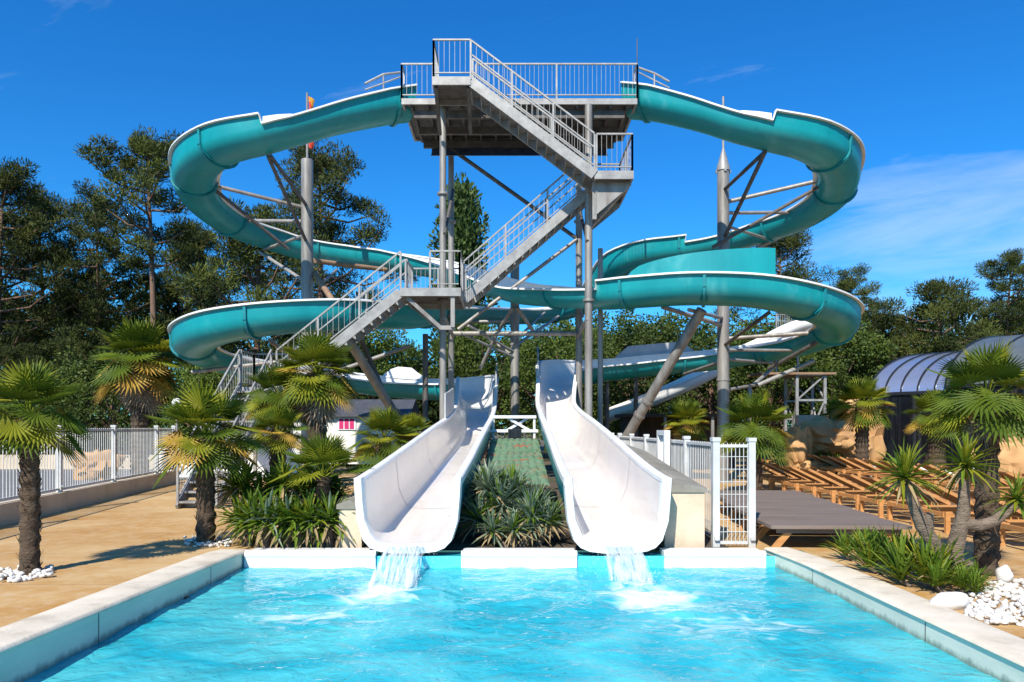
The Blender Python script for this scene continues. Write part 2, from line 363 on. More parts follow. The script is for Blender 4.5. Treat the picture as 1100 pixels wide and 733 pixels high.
# thin cirrus, laid out on the sky by direction
tc = N.new('ShaderNodeTexCoord'); sx = N.new('ShaderNodeSeparateXYZ'); L.new(tc.outputs['Generated'], sx.inputs[0])
def mth(op, a, b=None, c=None):
    n = N.new('ShaderNodeMath'); n.operation = op
    for i, q in enumerate((a, b, c)):
        if q is None: continue
        if isinstance(q, (int, float)): n.inputs[i].default_value = q
        else: L.new(q, n.inputs[i])
    return n.outputs[0]
ay = mth('MAXIMUM', mth('ABSOLUTE', sx.outputs[1]), 0.05)
u = mth('DIVIDE', sx.outputs[0], ay); v = mth('DIVIDE', sx.outputs[2], ay)
v2 = mth('SUBTRACT', v, mth('MULTIPLY', u, 0.20))        # cirrus slants up to the right
cb = N.new('ShaderNodeCombineXYZ'); L.new(mth('MULTIPLY', u, 1.1), cb.inputs[0]); L.new(mth('MULTIPLY', v2, 6.0), cb.inputs[1])
cn = N.new('ShaderNodeTexNoise'); cn.inputs['Scale'].default_value = 2.3; cn.inputs['Detail'].default_value = 9; cn.inputs['Roughness'].default_value = 0.62; cn.inputs['Distortion'].default_value = 0.7
L.new(cb.outputs[0], cn.inputs['Vector'])
band = N.new('ShaderNodeMapRange'); band.interpolation_type = 'SMOOTHSTEP'
band.inputs['From Min'].default_value = 0.17; band.inputs['From Max'].default_value = 0.08; band.inputs['To Min'].default_value = 0.0; band.inputs['To Max'].default_value = 1.0
L.new(mth('ABSOLUTE', mth('SUBTRACT', v2, 0.10)), band.inputs['Value'])
rgt = N.new('ShaderNodeMapRange'); rgt.inputs['From Min'].default_value = 0.15; rgt.inputs['From Max'].default_value = 0.5
L.new(u, rgt.inputs['Value'])
bm = mth('MULTIPLY', mth('MULTIPLY', band.outputs[0], rgt.outputs[0]), 0.30)
cm = N.new('ShaderNodeMapRange'); cm.inputs['From Min'].default_value = 0.61; cm.inputs['From Max'].default_value = 1.05; cm.inputs['To Max'].default_value = 0.50
L.new(mth('ADD', cn.outputs['Fac'], bm), cm.inputs['Value'])
cx = N.new('ShaderNodeMix'); cx.data_type = 'RGBA'; cx.inputs['B'].default_value = (6.5,7.6,9.0,1)
L.new(cm.outputs[0], cx.inputs['Factor']); L.new(tint.outputs['Result'], cx.inputs['A'])
L.new(cx.outputs['Result'], bg.inputs['Color'])

sd = bpy.data.lights.new('sun', 'SUN'); sd.energy = 5.0; sd.angle = R(0.5); sd.color = (1.0,0.94,0.84)
sun = bpy.data.objects.new('sun', sd); COL.objects.link(sun); sun.location = (-10,-20,30)
travel = Vector((math.sin(R(SUN_AZ))*math.cos(R(SUN_EL)), math.cos(R(SUN_AZ))*math.cos(R(SUN_EL)), -math.sin(R(SUN_EL))))
sun.rotation_euler = travel.to_track_quat('-Z', 'Y').to_euler()

vs = scene.view_settings; vs.view_transform = 'Standard'; vs.look = 'None'; vs.exposure = 0.5; vs.gamma = 1.0; vs.use_curve_mapping = False
scene.cycles.max_bounces = 6; scene.cycles.diffuse_bounces = 2; scene.cycles.transparent_max_bounces = 40
scene.cycles.use_denoising = True

# ------------------------------------------------------------------ ground, pool, water
PX, PY0, PY1, WZ = 3.4, 0.6, 9.42, -0.16
mb = MB()
# one earth sheet with the pool cut out, out to the horizon
xs = [-1500,-3.8,3.8,1500]; ys = [-600,0.2,9.78,3000]
for i in range(3):
    for j in range(3):
        if i == 1 and j == 1: continue
        mb.add([(xs[i],ys[j],-0.008),(xs[i+1],ys[j],-0.008),(xs[i+1],ys[j+1],-0.008),(xs[i],ys[j+1],-0.008)], [(0,1,2,3)])
struct(mb.build('ground', M['earth']))
mb = MB()
def flat(poly, z): mb.add([(x,y,z) for x,y in poly], [tuple(range(len(poly)))])
flat([(-9.75,-4),(-3.78,-4),(-3.78,9.75),(-3.0,9.75),(-3.0,26),(-10.6,26),(-9.8,21.3),(-8.35,12.0),(-9.75,4)], 0.0)
flat([(-3.78,-4),(3.78,-4),(3.78,0.25),(-3.78,0.25)], 0.0)
flat([(3.78,-4),(16,-4),(18,34),(2.9,34),(2.9,9.75),(3.78,9.75)], 0.0)
struct(mb.build('patio', M['patio']))
mb = MB(); flat([(-40,4),(-9.95,4),(-8.75,12.0),(-10.1,21.3),(-10.9,28),(-11,31),(-40,31)], -0.002)
struct(mb.build('road', M['asphalt']))
mb = MB(); flat([(-2.9,9.8),(2.9,9.8),(2.9,22),(-2.9,22)], 0.004)
struct(mb.build('planting_bed_ground', M['soil']))

mb = MB()   # pool shell
z0 = -1.35
mb.add([(-PX,PY0,z0),(PX,PY0,z0),(PX,PY1,z0),(-PX,PY1,z0)], [(0,1,2,3)])
for a, b in (((-PX,PY0),(-PX,PY1)),((-PX,PY1),(PX,PY1)),((PX,PY1),(PX,PY0)),((PX,PY0),(-PX,PY0))):
    mb.add([(a[0],a[1],z0),(b[0],b[1],z0),(b[0],b[1],-0.02),(a[0],a[1],-0.02)], [(0,1,2,3)])
struct(mb.build('pool_basin', M['liner']))

mb = MB(); nx, ny = 150, 210; rows = []
for j in range(ny+1):
    row = []
    y = PY0 + (PY1-PY0)*j/ny
    for i in range(nx+1):
        x = -PX + 2*PX*i/nx
        amp = 0.010
        for (cx_, cy_) in ((-1.38,8.15),(1.42,7.95)):
            d = math.hypot(x-cx_, y-cy_); amp += 0.028*math.exp(-(d/0.9)**2) + 0.012*math.exp(-(d/2.6)**2)
        h = noise.noise(Vector((x*2.1, y*2.3, 0.3)))*1.0 + noise.noise(Vector((x*5.2+3, y*5.6, 1.7)))*0.6 + noise.noise(Vector((x*11, y*11.5, 4.1)))*0.25
        row.append((x, y, WZ + amp*h))
    rows.append(row)
mb.loft(rows)
struct(mb.build('water', M['water'], smooth=180))

# pool walls (coping)
def coping(name, label, prof_fn, Ys, mats):
    root = thing(name, label, 'pool wall')
    body = MB(); top = MB()
    b_rows, t_rows = [], []
    for Y in Ys:
        x_in, x_out, zt = prof_fn(Y)
        b_rows.append([(x_in,Y,-0.45),(x_in,Y,zt-0.004),(x_out,Y,zt-0.004),(x_out,Y,-0.45)])
        s = 1 if x_out > x_in else -1
        t_rows.append([(x_in-0.012*s,Y,zt-0.022),(x_in-0.018*s,Y,zt-0.008),(x_in-0.006*s,Y,zt+0.012),(x_in+0.02*s,Y,zt+0.018),
                       (x_out-0.02*s,Y,zt+0.018),(x_out+0.008*s,Y,zt+0.01),(x_out+0.012*s,Y,zt-0.015)])
    body.loft(b_rows, closed=True); body.build('wall_face', M['coping_face'], root)
    top.loft(t_rows, closed=True); top.build('capping', M['coping'], root, smooth=50)
    for Y in (3.0, 6.12, 8.4):
        x_in, x_out, zt = prof_fn(Y); sg = 1 if x_out > x_in else -1; mb = MB()
        mb.box((min(x_in-0.0035*sg,x_in), Y-0.004, -0.4),(max(x_in-0.0035*sg,x_in), Y+0.004, zt-0.02)); mb.build('joint', M['steel_dark'], root)
    return root
Ys = [0.2+ (9.70-0.2)*i/24 for i in range(25)]
def pl(Y):
    t = (Y-5)/(9.4-5); w_ = 0.37 + 0.03*t
    return (-PX+0.002, -PX-w_, 0.125-0.085*t + (0 if Y < 9.2 else -0.06*(Y-9.2)))
def pr(Y):
    t = (Y-5)/(9.4-5); w_ = 0.37
    return (PX-0.002-0.10*max(0,(Y-8.0)/1.7)**2, PX+w_-0.16*max(0,(Y-8.0)/1.7)**2, 0.03)
coping('pool_wall', 'cream topped coping wall along the left side of the pool', pl, Ys, None)
coping('pool_wall', 'cream topped coping wall along the right side of the pool beside the pebbles', pr, Ys, None)
# end coping: white rolls between the chute mouths, on a white wall with teal recesses
e = thing('pool_end_wall', 'low white wall with rounded coping under the chute mouths', 'pool wall')
mb = MB(); mb.box((-3.45,9.44,-0.5),(3.30,9.78,-0.03)); mb.build('recess_panel', M['liner_teal'], e)
for a, b in ((-3.37,-1.72),(-0.64,0.82),(1.92,3.2)):
    mb = MB(); mb.box((a,9.38,-0.42),(b,9.437,-0.03)); mb.build('white_facing', M['white_paint'], e)
    mb = MB(); mb.tube([(a,9.42,0.0),(a+(b-a)*.49,9.42,0.0),(a+(b-a)*.5,9.42,0.0),(b,9.42,0.0)], 0.052, 14); mb.box((a+0.01,9.45,-0.03),(b-0.01,9.76,0.03))
    mb.build('coping_roll', M['white'], e, smooth=40)
# return inlet on the left wall
mb = MB(); mb.tube([(-PX+0.004,7.75,-0.25),(-PX+0.03,7.75,-0.25)], 0.10, 20); 
for k in range(5): mb.box((-PX+0.03,7.66+k*0.04,-0.33),(-PX+0.042,7.675+k*0.04,-0.17))
tag(mb.build('pool_inlet', M['black'], smooth=40), 'dark round inlet grille under water on the left pool wall', 'pool inlet')

# ------------------------------------------------------------------ water slides
def catmull(pts, step=0.22):
    # a point may carry a second set of values after index 5: the heights that hold beyond a bolted joint
    n = 5; out = []
    for i in range(len(pts)-1):
        p0 = pts[max(i-1,0)]; p1 = pts[i]; p2 = pts[i+1]; p3 = pts[min(i+2,len(pts)-1)]
        L_ = math.dist(p1[:3], p2[:3]); k = max(2, int(L_/step))
        v1 = p1[5:7] if len(p1) > 5 else p1[3:5]
        if len(p1) > 5: out.append(list(p1[:5]))
        for j in range(k):
            t = j/k
            q = []
            for c in range(3):
                a, b, c_, d = p0[c], p1[c], p2[c], p3[c]
                q.append(0.5*((2*b)+(-a+c_)*t+(2*a-5*b+4*c_-d)*t*t+(-a+3*b-3*c_+d)*t**3))
            for c in range(2): q.append(v1[c]+(p2[3+c]-v1[c])*t)
            out.append(q)
    out.append(list(pts[-1][:5]))
    return out
def frames(path):
    fr = []
    for i, p in enumerate(path):
        a = path[max(i-1,0)]; b = path[min(i+1,len(path)-1)]
        t = Vector((b[0]-a[0], b[1]-a[1], 0)).normalized()
        fr.append((Vector(p[:3]), t, Vector((t.y,-t.x,0))))
    return fr
def u_profile(w_, hl, hr, r, n=12):
    r = min(r, hl-0.03, hr-0.03)
    pts = [(-w_-0.02, hl), (-w_-0.005, (hl+r)/2)]
    for k in range(n+1):
        a = PI + PI*k/n
        pts.append((w_*math.cos(a), r + r*math.sin(a)))
    pts += [(w_+0.005, (hr+r)/2), (w_+0.02, hr)]
    return pts
def section(fr, pts): 
    o, t, s = fr
    return [o + s*x + Vector((0,0,z)) for x, z in pts]

def build_slide(name, label, pts, flange_at, W=0.56, R_=0.42):
    root = thing(name, label, 'water slide')
    path = catmull(pts); fr = frames(path)
    sh, ln_ = MB(), MB()
    sh.loft([section(f, u_profile(W, p[3], p[4], R_)) for f, p in zip(fr, path)])
    ln_.loft([section(f, [(x*0.94, z+0.035 if abs(x) < W*0.99 else z) for x, z in u_profile(W, p[3]-0.0, p[4]-0.0, R_)]) for f, p in zip(fr, path)])
    sh.build('trough', M['teal'], root, smooth=60)
    ln_.build('trough_lining', M['white'], root, smooth=60)
    for side, hi in ((-1,3),(1,4)):
        rm = MB()
        rows = []
        for f, p in zip(fr, path):
            h = p[hi]; x0 = (W-0.05)*side; x1 = (W+0.10)*side
            rows.append(section(f, [(x0,h-0.02),(x0,h+0.03),(x1-0.02*side,h+0.03),(x1,h+0.015),(x1,h-0.02),(x1-0.06*side,h-0.02)]))
        rm.loft(rows, closed=True); rm.build('rim', M['white'], root, smooth=40)
    # cumulative length -> flange positions
    cum = [0]
    for i in range(1, len(path)): cum.append(cum[-1]+math.dist(path[i][:3], path[i-1][:3]))
    for s_ in flange_at:
        L_ = s_*cum[-1]
        i = min(range(len(cum)), key=lambda k: abs(cum[k]-L_))
        i = max(1, min(len(path)-2, i))
        o, t, sd_ = fr[i]; p = path[i]
        mb = MB(); outer = [(x*1.085, z-0.05 if abs(x) < W*0.99 else z-0.05) for x, z in u_profile(W, p[3], p[4], R_)]
        inner = u_profile(W*1.003, p[3]-0.05, p[4]-0.05, R_)
        rows = []
        for d, prof in ((-0.035,inner),(-0.035,outer),(0.035,outer),(0.035,inner)):
            rows.append([q + t*d for q in section(fr[i], prof)])
        mb.loft(rows)
        # foot bracket on the outer side, flaring out at the bottom
        side = -1 if p[3] >= p[4] else 1
        for sg in (side,):
            rr = min(R_, min(p[3],p[4])-0.03)
            def hull(z, out): return o + sd_*(sg*(W*math.sqrt(max(0.02, 1-((rr-min(z,rr))/rr)**2))*1.06+out)) + Vector((0,0,z))
            for dd in (-1, 1):
                zs = ((0.36,0.035),(0.20,0.045),(0.09,0.10),(0.055,0.10))
                q = [hull(z,-0.02)+t*(ww*dd) for z,ww in zs] + [hull(0.055,-0.02), hull(0.36,-0.02)]
                q2 = [hull(z,0.035)+t*(ww*dd) for z,ww in zs] + [hull(0.055,0.035), hull(0.36,0.035)]
                mb.add(q+q2, [(0,1,2,3,4,5),(11,10,9,8,7,6)]+[(i,(i+1)%6,(i+1)%6+6,i+6) for i in range(6)])
        mb.build('flange', M['teal_rib'], root, smooth=40)
    return root, path, fr, cum
def guard(root, path, fr, idx, side, heights, m_out, m_in=None, W=0.56):
    # upright splash panel standing on the rim, following the curve
    rows = []; hi = 3 if side < 0 else 4
    for i, h in zip(idx, heights):
        o, t, s = fr[i]; b = path[i][hi]+0.02
        rows.append(section(fr[i], [((W+0.03)*side,b),((W+0.03)*side,b+h),((W+0.065)*side,b+h),((W+0.065)*side,b)]))
    mb = MB(); mb.loft(rows, closed=True)
    return mb.build('splash_panel', m_out, root, smooth=40)

# path points: x, y, z(bottom), left wall, right wall (heights)
A = [(-2.75,20.1,9.88,.72,.72),(-3.4,19.8,9.66,.70,.70),(-4.5,19.3,9.22,.62,.62),(-5.4,18.92,8.80,.55,.58),(-6.15,18.75,8.54,.48,.55,.72,.50),
     (-7.3,18.95,8.34,.77,.45),(-8.35,19.8,8.16,.80,.45),(-8.92,21.0,7.98,.80,.45),(-9.02,22.1,7.80,.78,.45),(-8.7,23.5,7.60,.74,.5),(-7.8,24.6,7.42,.72,.55),
     (-6.8,25.15,7.22,.74,.58),(-5.4,25.4,7.05,.74,.6),(-4.2,25.2,6.90,.72,.58),(-2.9,24.6,6.60,.70,.50),(-1.9,23.9,6.25,.68,.45),(-1.0,23.1,5.80,.68,.42),(0.1,22.0,5.28,.68,.38),
     (1.2,21.1,5.02,.64,.42),(2.1,20.3,4.84,.58,.44),(2.55,19.95,4.77,.50,.46,.50,.68),(3.3,19.45,4.74,.45,.70),(4.6,18.9,4.72,.45,.70),(6.1,18.7,4.62,.45,.70),(7.3,18.92,4.42,.45,.72),(8.4,19.7,4.24,.45,.74),
     (9.16,20.9,4.10,.45,.76),(9.32,22.2,3.98,.45,.76),(8.9,23.6,3.84,.45,.74),(8.0,24.7,3.72,.48,.74),(6.7,25.3,3.54,.48,.74),(5.1,25.4,3.40,.46,.74),(3.7,25.2,3.24,.46,.74),
     (2.5,24.85,3.08,.5,.8),(1.75,24.2,2.92,.55,.9),(1.42,23.3,2.62,.65,1.0),(1.39,22.5,2.10,.75,1.05)]
B = [(3.15,20.1,9.96,.72,.72),(3.8,19.75,9.74,.70,.70),(4.8,19.25,9.28,.62,.62),(5.6,18.92,8.88,.58,.55),(6.4,18.75,8.62,.55,.48,.50,.72),
     (7.6,18.98,8.42,.45,.77),(8.6,19.8,8.26,.45,.80),(9.18,21.0,8.10,.45,.80),(9.32,22.1,7.95,.45,.78),(8.98,23.5,7.80,.5,.74),(8.1,24.6,7.66,.52,.72),
     (7.0,25.25,7.45,.52,.72),(5.8,25.45,7.28,.52,.70,.76,.62),(4.5,25.4,7.08,.78,.60),(3.75,25.85,6.84,.76,.60),(3.4,26.8,6.45,.70,.60),(3.05,27.8,6.05,.62,.60),(2.2,28.3,5.75,.55,.60),(1.0,27.7,5.48,.48,.62),(-0.2,26.1,5.24,.45,.62),(-1.3,24.3,5.02,.42,.62),
     (-2.3,22.3,4.66,.48,.62),(-2.9,21.1,4.40,.58,.55),(-3.6,20.0,4.24,.66,.48),(-4.6,19.1,4.10,.70,.45),(-6.0,18.7,3.93,.72,.45),(-7.3,18.92,3.76,.74,.45),(-8.3,19.75,3.60,.76,.45),
     (-8.92,20.9,3.48,.77,.45),(-9.06,22.1,3.38,.77,.45),(-8.65,23.5,3.24,.75,.45),(-7.7,24.7,3.08,.74,.46),(-6.4,25.3,2.92,.72,.46),(-4.8,25.4,2.72,.70,.45),(-3.4,25.15,2.58,.70,.48),
     (-2.2,24.75,2.50,.75,.52),(-1.45,24.05,2.42,.85,.58),(-1.12,23.2,2.26,.95,.65),(-1.11,22.4,1.78,1.0,.7)]
FA = [0.008,0.115,0.165,0.225,0.29,0.36,0.43,0.50,0.555,0.60,0.66,0.73,0.80,0.86,0.93]
slideA, pathA, frA, cumA = build_slide('spiral_slide', 'teal spiral water slide leaving the platform on the left and coiling low on the right', A, FA)
FB = [0.008,0.115,0.165,0.225,0.29,0.35,0.41,0.47,0.56,0.63,0.67,0.735,0.80,0.87,0.94]
slideB, pathB, frB, cumB = build_slide('spiral_slide', 'teal spiral water slide leaving the platform on the right and coiling low on the left', B, FB)
def overlap_piece(root, path, fr, x_joint, y_max, side, n, h, rev=False):
    # the end of the next, taller section, nested inside the wall before the joint
    hi = 3 if side < 0 else 4
    j = min((k for k in range(len(path)) if path[k][1] < y_max[1] and path[k][1] > y_max[0] and path[k][2] > 6), key=lambda k: abs(path[k][0]-x_joint))
    idx = [j-k for k in range(n)][::-1] if not rev else [j+k for k in range(n)]
    rows = []
    for q, i in enumerate(idx):
        t = q/(n-1) if not rev else 1-q/(n-1)
        b = path[i][hi]; top_ = b+0.02+h*t**0.6
        rows.append(section(fr[i], [(0.40*side,b-0.1),(0.40*side,top_),(0.50*side,top_),(0.50*side,b-0.1)]))
    mb = MB(); mb.loft(rows, closed=True); mb.build('nested_joint', M['white'], root, smooth=40)
def between(path, x0, x1, test):
    return [i for i, p in enumerate(path) if x0 <= p[0] <= x1 and test(p)]
overlap_piece(slideA, pathA, frA, -6.1, (18,20), -1, 4, 0.20)
overlap_piece(slideB, pathB, frB, 6.35, (18,20), 1, 4, 0.20)
ix = between(pathA, 3.3, 6.4, lambda p: p[1] < 20.5 and p[2] < 6)
guard(slideA, pathA, frA, ix, 1, [0.10+0.56*min(1,(k/(len(ix)-1))**0.55) if k > 0 else 0.1 for k in range(len(ix))], M['teal'])
ix = between(pathA, 3.5, 6.3, lambda p: p[1] > 24 and p[2] < 4.5)
guard(slideA, pathA, frA, ix, 1, [0.05+0.34*min(1, k/1.5, (len(ix)-1-k)/2) for k in range(len(ix))], M['grey_panel'])
ix = between(pathB, -4.7, -2.9, lambda p: p[1] > 24 and p[2] < 4)
guard(slideB, pathB, frB, ix, -1, [0.05+0.32*min(1, k/1.5, (len(ix)-1-k)/2) for k in range(len(ix))], M['white'])

# straight run-out chutes
def chute_profile(h, off, sc=1.0):
    half = [(0.655-off,h),(0.640-off,h*0.72),(0.615-off,h*0.45),(0.585-off,0.30+off*0.3),(0.54-off,0.16+off*0.7),(0.46-off*0.6,0.07+off),(0.36,0.025+off),(0.18,0.0+off)]
    d = 0.655*(1-sc); half = [(x-d*min(1,x/0.46), z) for x,z in half]
    return [(-x,z) for x,z in half] + [(0,off)] + [(x,z) for x,z in reversed(half)]
def build_chute(label, pts, panels):
    root = thing('chute', label, 'slide chute')
    path = catmull(pts, 0.3); fr = frames(path)
    sh = MB(); sh.loft([section(f, chute_profile(p[3], 0, p[4])) for f, p in zip(fr, path)]); sh.build('chute_shell', M['teal'], root, smooth=60)
    ln_ = MB(); ln_.loft([section(f, chute_profile(p[3], 0.07, p[4])) for f, p in zip(fr, path)]); ln_.build('chute_lining', M['lining'], root, smooth=60)
    for side in (-1,1):
        rm = MB(); rows = []
        for f, p in zip(fr, path):
            h = p[3]; f = (f[0] - f[2]*side*0.655*(1-p[4]), f[1], f[2])
            rows.append(section(f, [(side*0.575,h-0.02),(side*0.575,h+0.03),(side*0.59,h+0.045),(side*0.675,h+0.045),(side*0.69,h+0.03),(side*0.69,h-0.05),(side*0.66,h-0.05)]))
        rm.loft(rows, closed=True); rm.build('rim', M['white'], root, smooth=35)
    # thick white lip at the mouth
    lip = MB(); f, p = fr[-1], path[-1]; o, t, s = f
    ou = [(x*1.03, z-0.02 if z < 0.5*p[3] else z+0.045*(z/p[3])) for x,z in chute_profile(p[3], -0.012)]
    inn = chute_profile(p[3], 0.075); inn[0] = (inn[0][0], p[3]+0.045); inn[-1] = (inn[-1][0], p[3]+0.045)
    rows = []
    for d, prof in ((-0.16,ou),(0.03,ou),(0.05,[(x*0.99,z) for x,z in ou]),(0.05,[(x*1.02,z) for x,z in inn]),(0.03,inn),(-0.16,inn)):
        rows.append([q + t*d for q in section(f, prof)])
    lip.loft(rows); lip.build('mouth_lip', M['white'], root, smooth=50)
    for yj in (11.6, 14.6, 17.6, 20.6):
        j = min(range(len(path)), key=lambda k: abs(path[k][1]-yj)); mb = MB()
        mb.loft([[q + fr[j][1]*d for q in section(fr[j], [(x*0.997,z+0.002) for x,z in chute_profile(path[j][3], 0.07, path[j][4])])] for d in (-0.009,0.009)])
        mb.build('seam', M['grey_panel'], root)
    for (y0, y1, side, h, m_) in panels:
        idx = [i for i, q in enumerate(path) if y0 <= q[1] <= y1]
        rows = []
        for i in idx:
            b = path[i][3]+0.03; q = path[i]
            rows.append(section((fr[i][0]-fr[i][2]*side*0.655*(1-q[4]), fr[i][1], fr[i][2]), [(side*0.61,b),(side*0.61,b+h),(side*0.65,b+h),(side*0.65,b)]))
        mb = MB(); mb.loft(rows, closed=True); mb.build('splash_panel', m_, root, smooth=40)
    return root, path, fr
CA = [(1.42,23.5,2.62,.98,.97),(1.37,22.6,2.30,.92,.92),(1.28,21.6,1.84,.88,.84),(1.20,20.4,1.42,.86,.79),(1.20,18.6,1.15,.86,.80),(1.22,16,0.87,.86,.85),(1.26,13.5,0.56,.86,.90),(1.30,11.4,0.26,.87,.95),(1.33,10.2,0.10,.88,.98),(1.35,9.50,0.04,.88,1.0)]
CB = [(-1.08,23.4,2.24,.92,.97),(-1.06,22.5,1.98,.86,.92),(-1.04,21.4,1.56,.82,.88),(-1.03,20.2,1.26,.82,.86),(-1.05,18.4,1.02,.82,.86),(-1.12,16,0.76,.84,.90),(-1.19,13.5,0.48,.86,.93),(-1.26,11.4,0.24,.87,.97),(-1.31,10.2,0.10,.88,.99),(-1.33,9.50,0.04,.88,1.0)]
# travel is towards -Y, so the +1 side of the section is the picture's left
chuteA, cpA, cfA = build_chute('white chute with teal outside right of the yuccas, fed from the taller bend', CA, [(22.0,23.6,1,0.55,M['grey_panel'])])
chuteB, cpB, cfB = build_chute('white chute with teal outside left of the yuccas, grey panels at its top', CB, [(17.6,20.0,1,0.62,M['grey_panel']),(22.2,23.6,-1,0.45,M['grey_panel'])])

# water running off the chute mouths
def stream(cx_, name_label):
    mb = MB(); r2 = random.Random(int(cx_*100)+500)
    for k in range(70):
        x = cx_ + r2.uniform(-0.22,0.22); w_ = r2.uniform(0.02,0.075); sp = r2.uniform(0.75,1.25); z_ = 0.09 + r2.uniform(0,0.04)
        rows = []
        for j in range(11):
            t = j/10; xx = x + (x-cx_)*0.12*t + 0.012*math.sin(k*1.7+t*5)
            y = 9.62 - (0.20 + sp*1.05*t); z = z_ - 0.29*t*t
            rows.append([(xx-w_/2,y,z),(xx+w_/2,y+0.004,z+0.006)])
        mb.loft(rows)
    for k in range(420):
        t = r2.random()**0.5; x = cx_ + r2.gauss(0,0.22); y = 9.42 - 1.1*t + r2.gauss(0,0.10); z = 0.05-0.24*t*t + abs(r2.gauss(0,0.05)); s_ = r2.uniform(0.003,0.008)
        mb.add([(x-s_,y,z),(x,y-s_,z-s_),(x+s_,y,z),(x,y,z+s_*1.4)], [(0,1,3),(1,2,3),(2,0,3),(0,2,1)])
    return tag(mb.build('falling_water', M['stream']), name_label, None, None, 'stuff')
stream(-1.33, 'white stream pouring from the left chute into the pool')
stream(1.35, 'white stream pouring from the right chute into the pool')

# ------------------------------------------------------------------ stair tower
tower = thing('stair_tower', 'tall grey steel stair tower with railed top platform feeding both spiral slides', 'tower', (0,19.2,0))
TO = Vector((0,19.2,0))
def tb(mb, name, m, parent=None, smooth=None):      # build in world coordinates, keep under the tower
    o = mb.build(name, m, parent or tower, smooth)
    if parent is None: o.location = -TO
    return o
def railing(p0, p1, h=0.9, spacing=0.115, posts=2, parent=None, name='railing', midrail=False, m='steel_light'):
    mb = MB(); p0 = Vector(p0); p1 = Vector(p1); up = Vector((0,0,1)); L_ = (p1-p0).length
    mb.bar(p0+up*h, p1+up*h, 0.04, 0.038)
    mb.bar(p0+up*0.10, p1+up*0.10, 0.03, 0.026)
    if midrail: mb.bar(p0+up*h*0.62, p1+up*h*0.62, 0.03, 0.03)
    for k in range(posts):
        q = p0 + (p1-p0)*(k/(posts-1)); mb.bar(q-up*0.05, q+up*(h-0.02), 0.045, 0.045)
    n = max(2, int(L_/spacing))
    for k in range(1, n):
        q = p0 + (p1-p0)*(k/n); mb.bar(q+up*0.11, q+up*(h-0.02), 0.009, 0.009)
    return tb(mb, name, M[m], parent)
DZ = 10.1
xL, xR, yF, yB = -2.85, 3.23, 19.2, 21.7
# columns
for (x, y) in ((-1.80,19.4),(1.98,19.25),(-1.80,22.0),(1.98,22.0)):
    mb = MB(); mb.tube([(x,y,-0.05),(x,y,5.0),(x,y,DZ-0.15)], 0.088 if x < 0 else 0.10, 14)
    for z in (0.05, 4.9, 7.7):
        mb.tube([(x,y,z-0.03),(x,y,z+0.03)], 0.15, 14)
    tb(mb, 'column', M['steel'], smooth=40)
# platform
mb = MB(); mb.box((xL,yF,DZ-0.15),(xR,yF+0.06,DZ)); mb.box((xL,yB-0.06,DZ-0.15),(xR,yB,DZ)); mb.box((xL,yF+0.06,DZ-0.15),(xL+0.06,yB-0.06,DZ)); mb.box((xR-0.06,yF+0.06,DZ-0.15),(xR,yB-0.06,DZ))
tb(mb, 'platform_fascia', M['steel_light'])
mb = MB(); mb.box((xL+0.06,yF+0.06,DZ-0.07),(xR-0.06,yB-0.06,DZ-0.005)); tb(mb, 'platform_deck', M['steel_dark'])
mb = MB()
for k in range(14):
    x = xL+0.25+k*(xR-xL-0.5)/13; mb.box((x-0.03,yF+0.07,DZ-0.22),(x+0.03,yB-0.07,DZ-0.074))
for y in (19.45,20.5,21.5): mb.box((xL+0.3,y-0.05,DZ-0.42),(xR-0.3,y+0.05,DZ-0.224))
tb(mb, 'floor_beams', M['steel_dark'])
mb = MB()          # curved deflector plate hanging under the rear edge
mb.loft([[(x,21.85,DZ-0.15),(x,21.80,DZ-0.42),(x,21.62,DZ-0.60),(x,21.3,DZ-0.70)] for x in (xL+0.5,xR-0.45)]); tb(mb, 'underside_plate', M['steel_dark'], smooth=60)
# railings of the platform
railing((xL,yF+0.03,DZ),(-1.93,yF+0.03,DZ))
railing((-0.93,yF+0.03,DZ),(xR,yF+0.03,DZ), posts=3)
railing((xL,yB-0.03,DZ),(xR,yB-0.03,DZ), posts=4)
railing((xL,yF+0.03,DZ),(xL,yF+0.45,DZ)); railing((xR,yF+0.03,DZ),(xR,yF+0.45,DZ))
mb = MB(); mb.tube([(xR,yF+0.02,DZ),(xR,yF+0.02,DZ+1.55)], 0.012, 6); tb(mb, 'antenna', M['steel_dark'])
# slim handrails leading onto each slide
for pts in ([(430,78,19.4),(412,80,19.3),(392,90,19.2)],[(686,73,19.4),(703,79,19.3),(719,88,19.2)]):
    q = [P(*a) for a in pts]; mb = MB(); mb.tube(q, 0.03, 8); mb.tube([q[1], q[1]-Vector((0,0,0.55))], 0.022, 8); mb.tube([q[0]-Vector((0,0,0.12)), q[2]-Vector((0,0,0.16))], 0.02, 8)
    tb(mb, 'handrail', M['steel_light'])
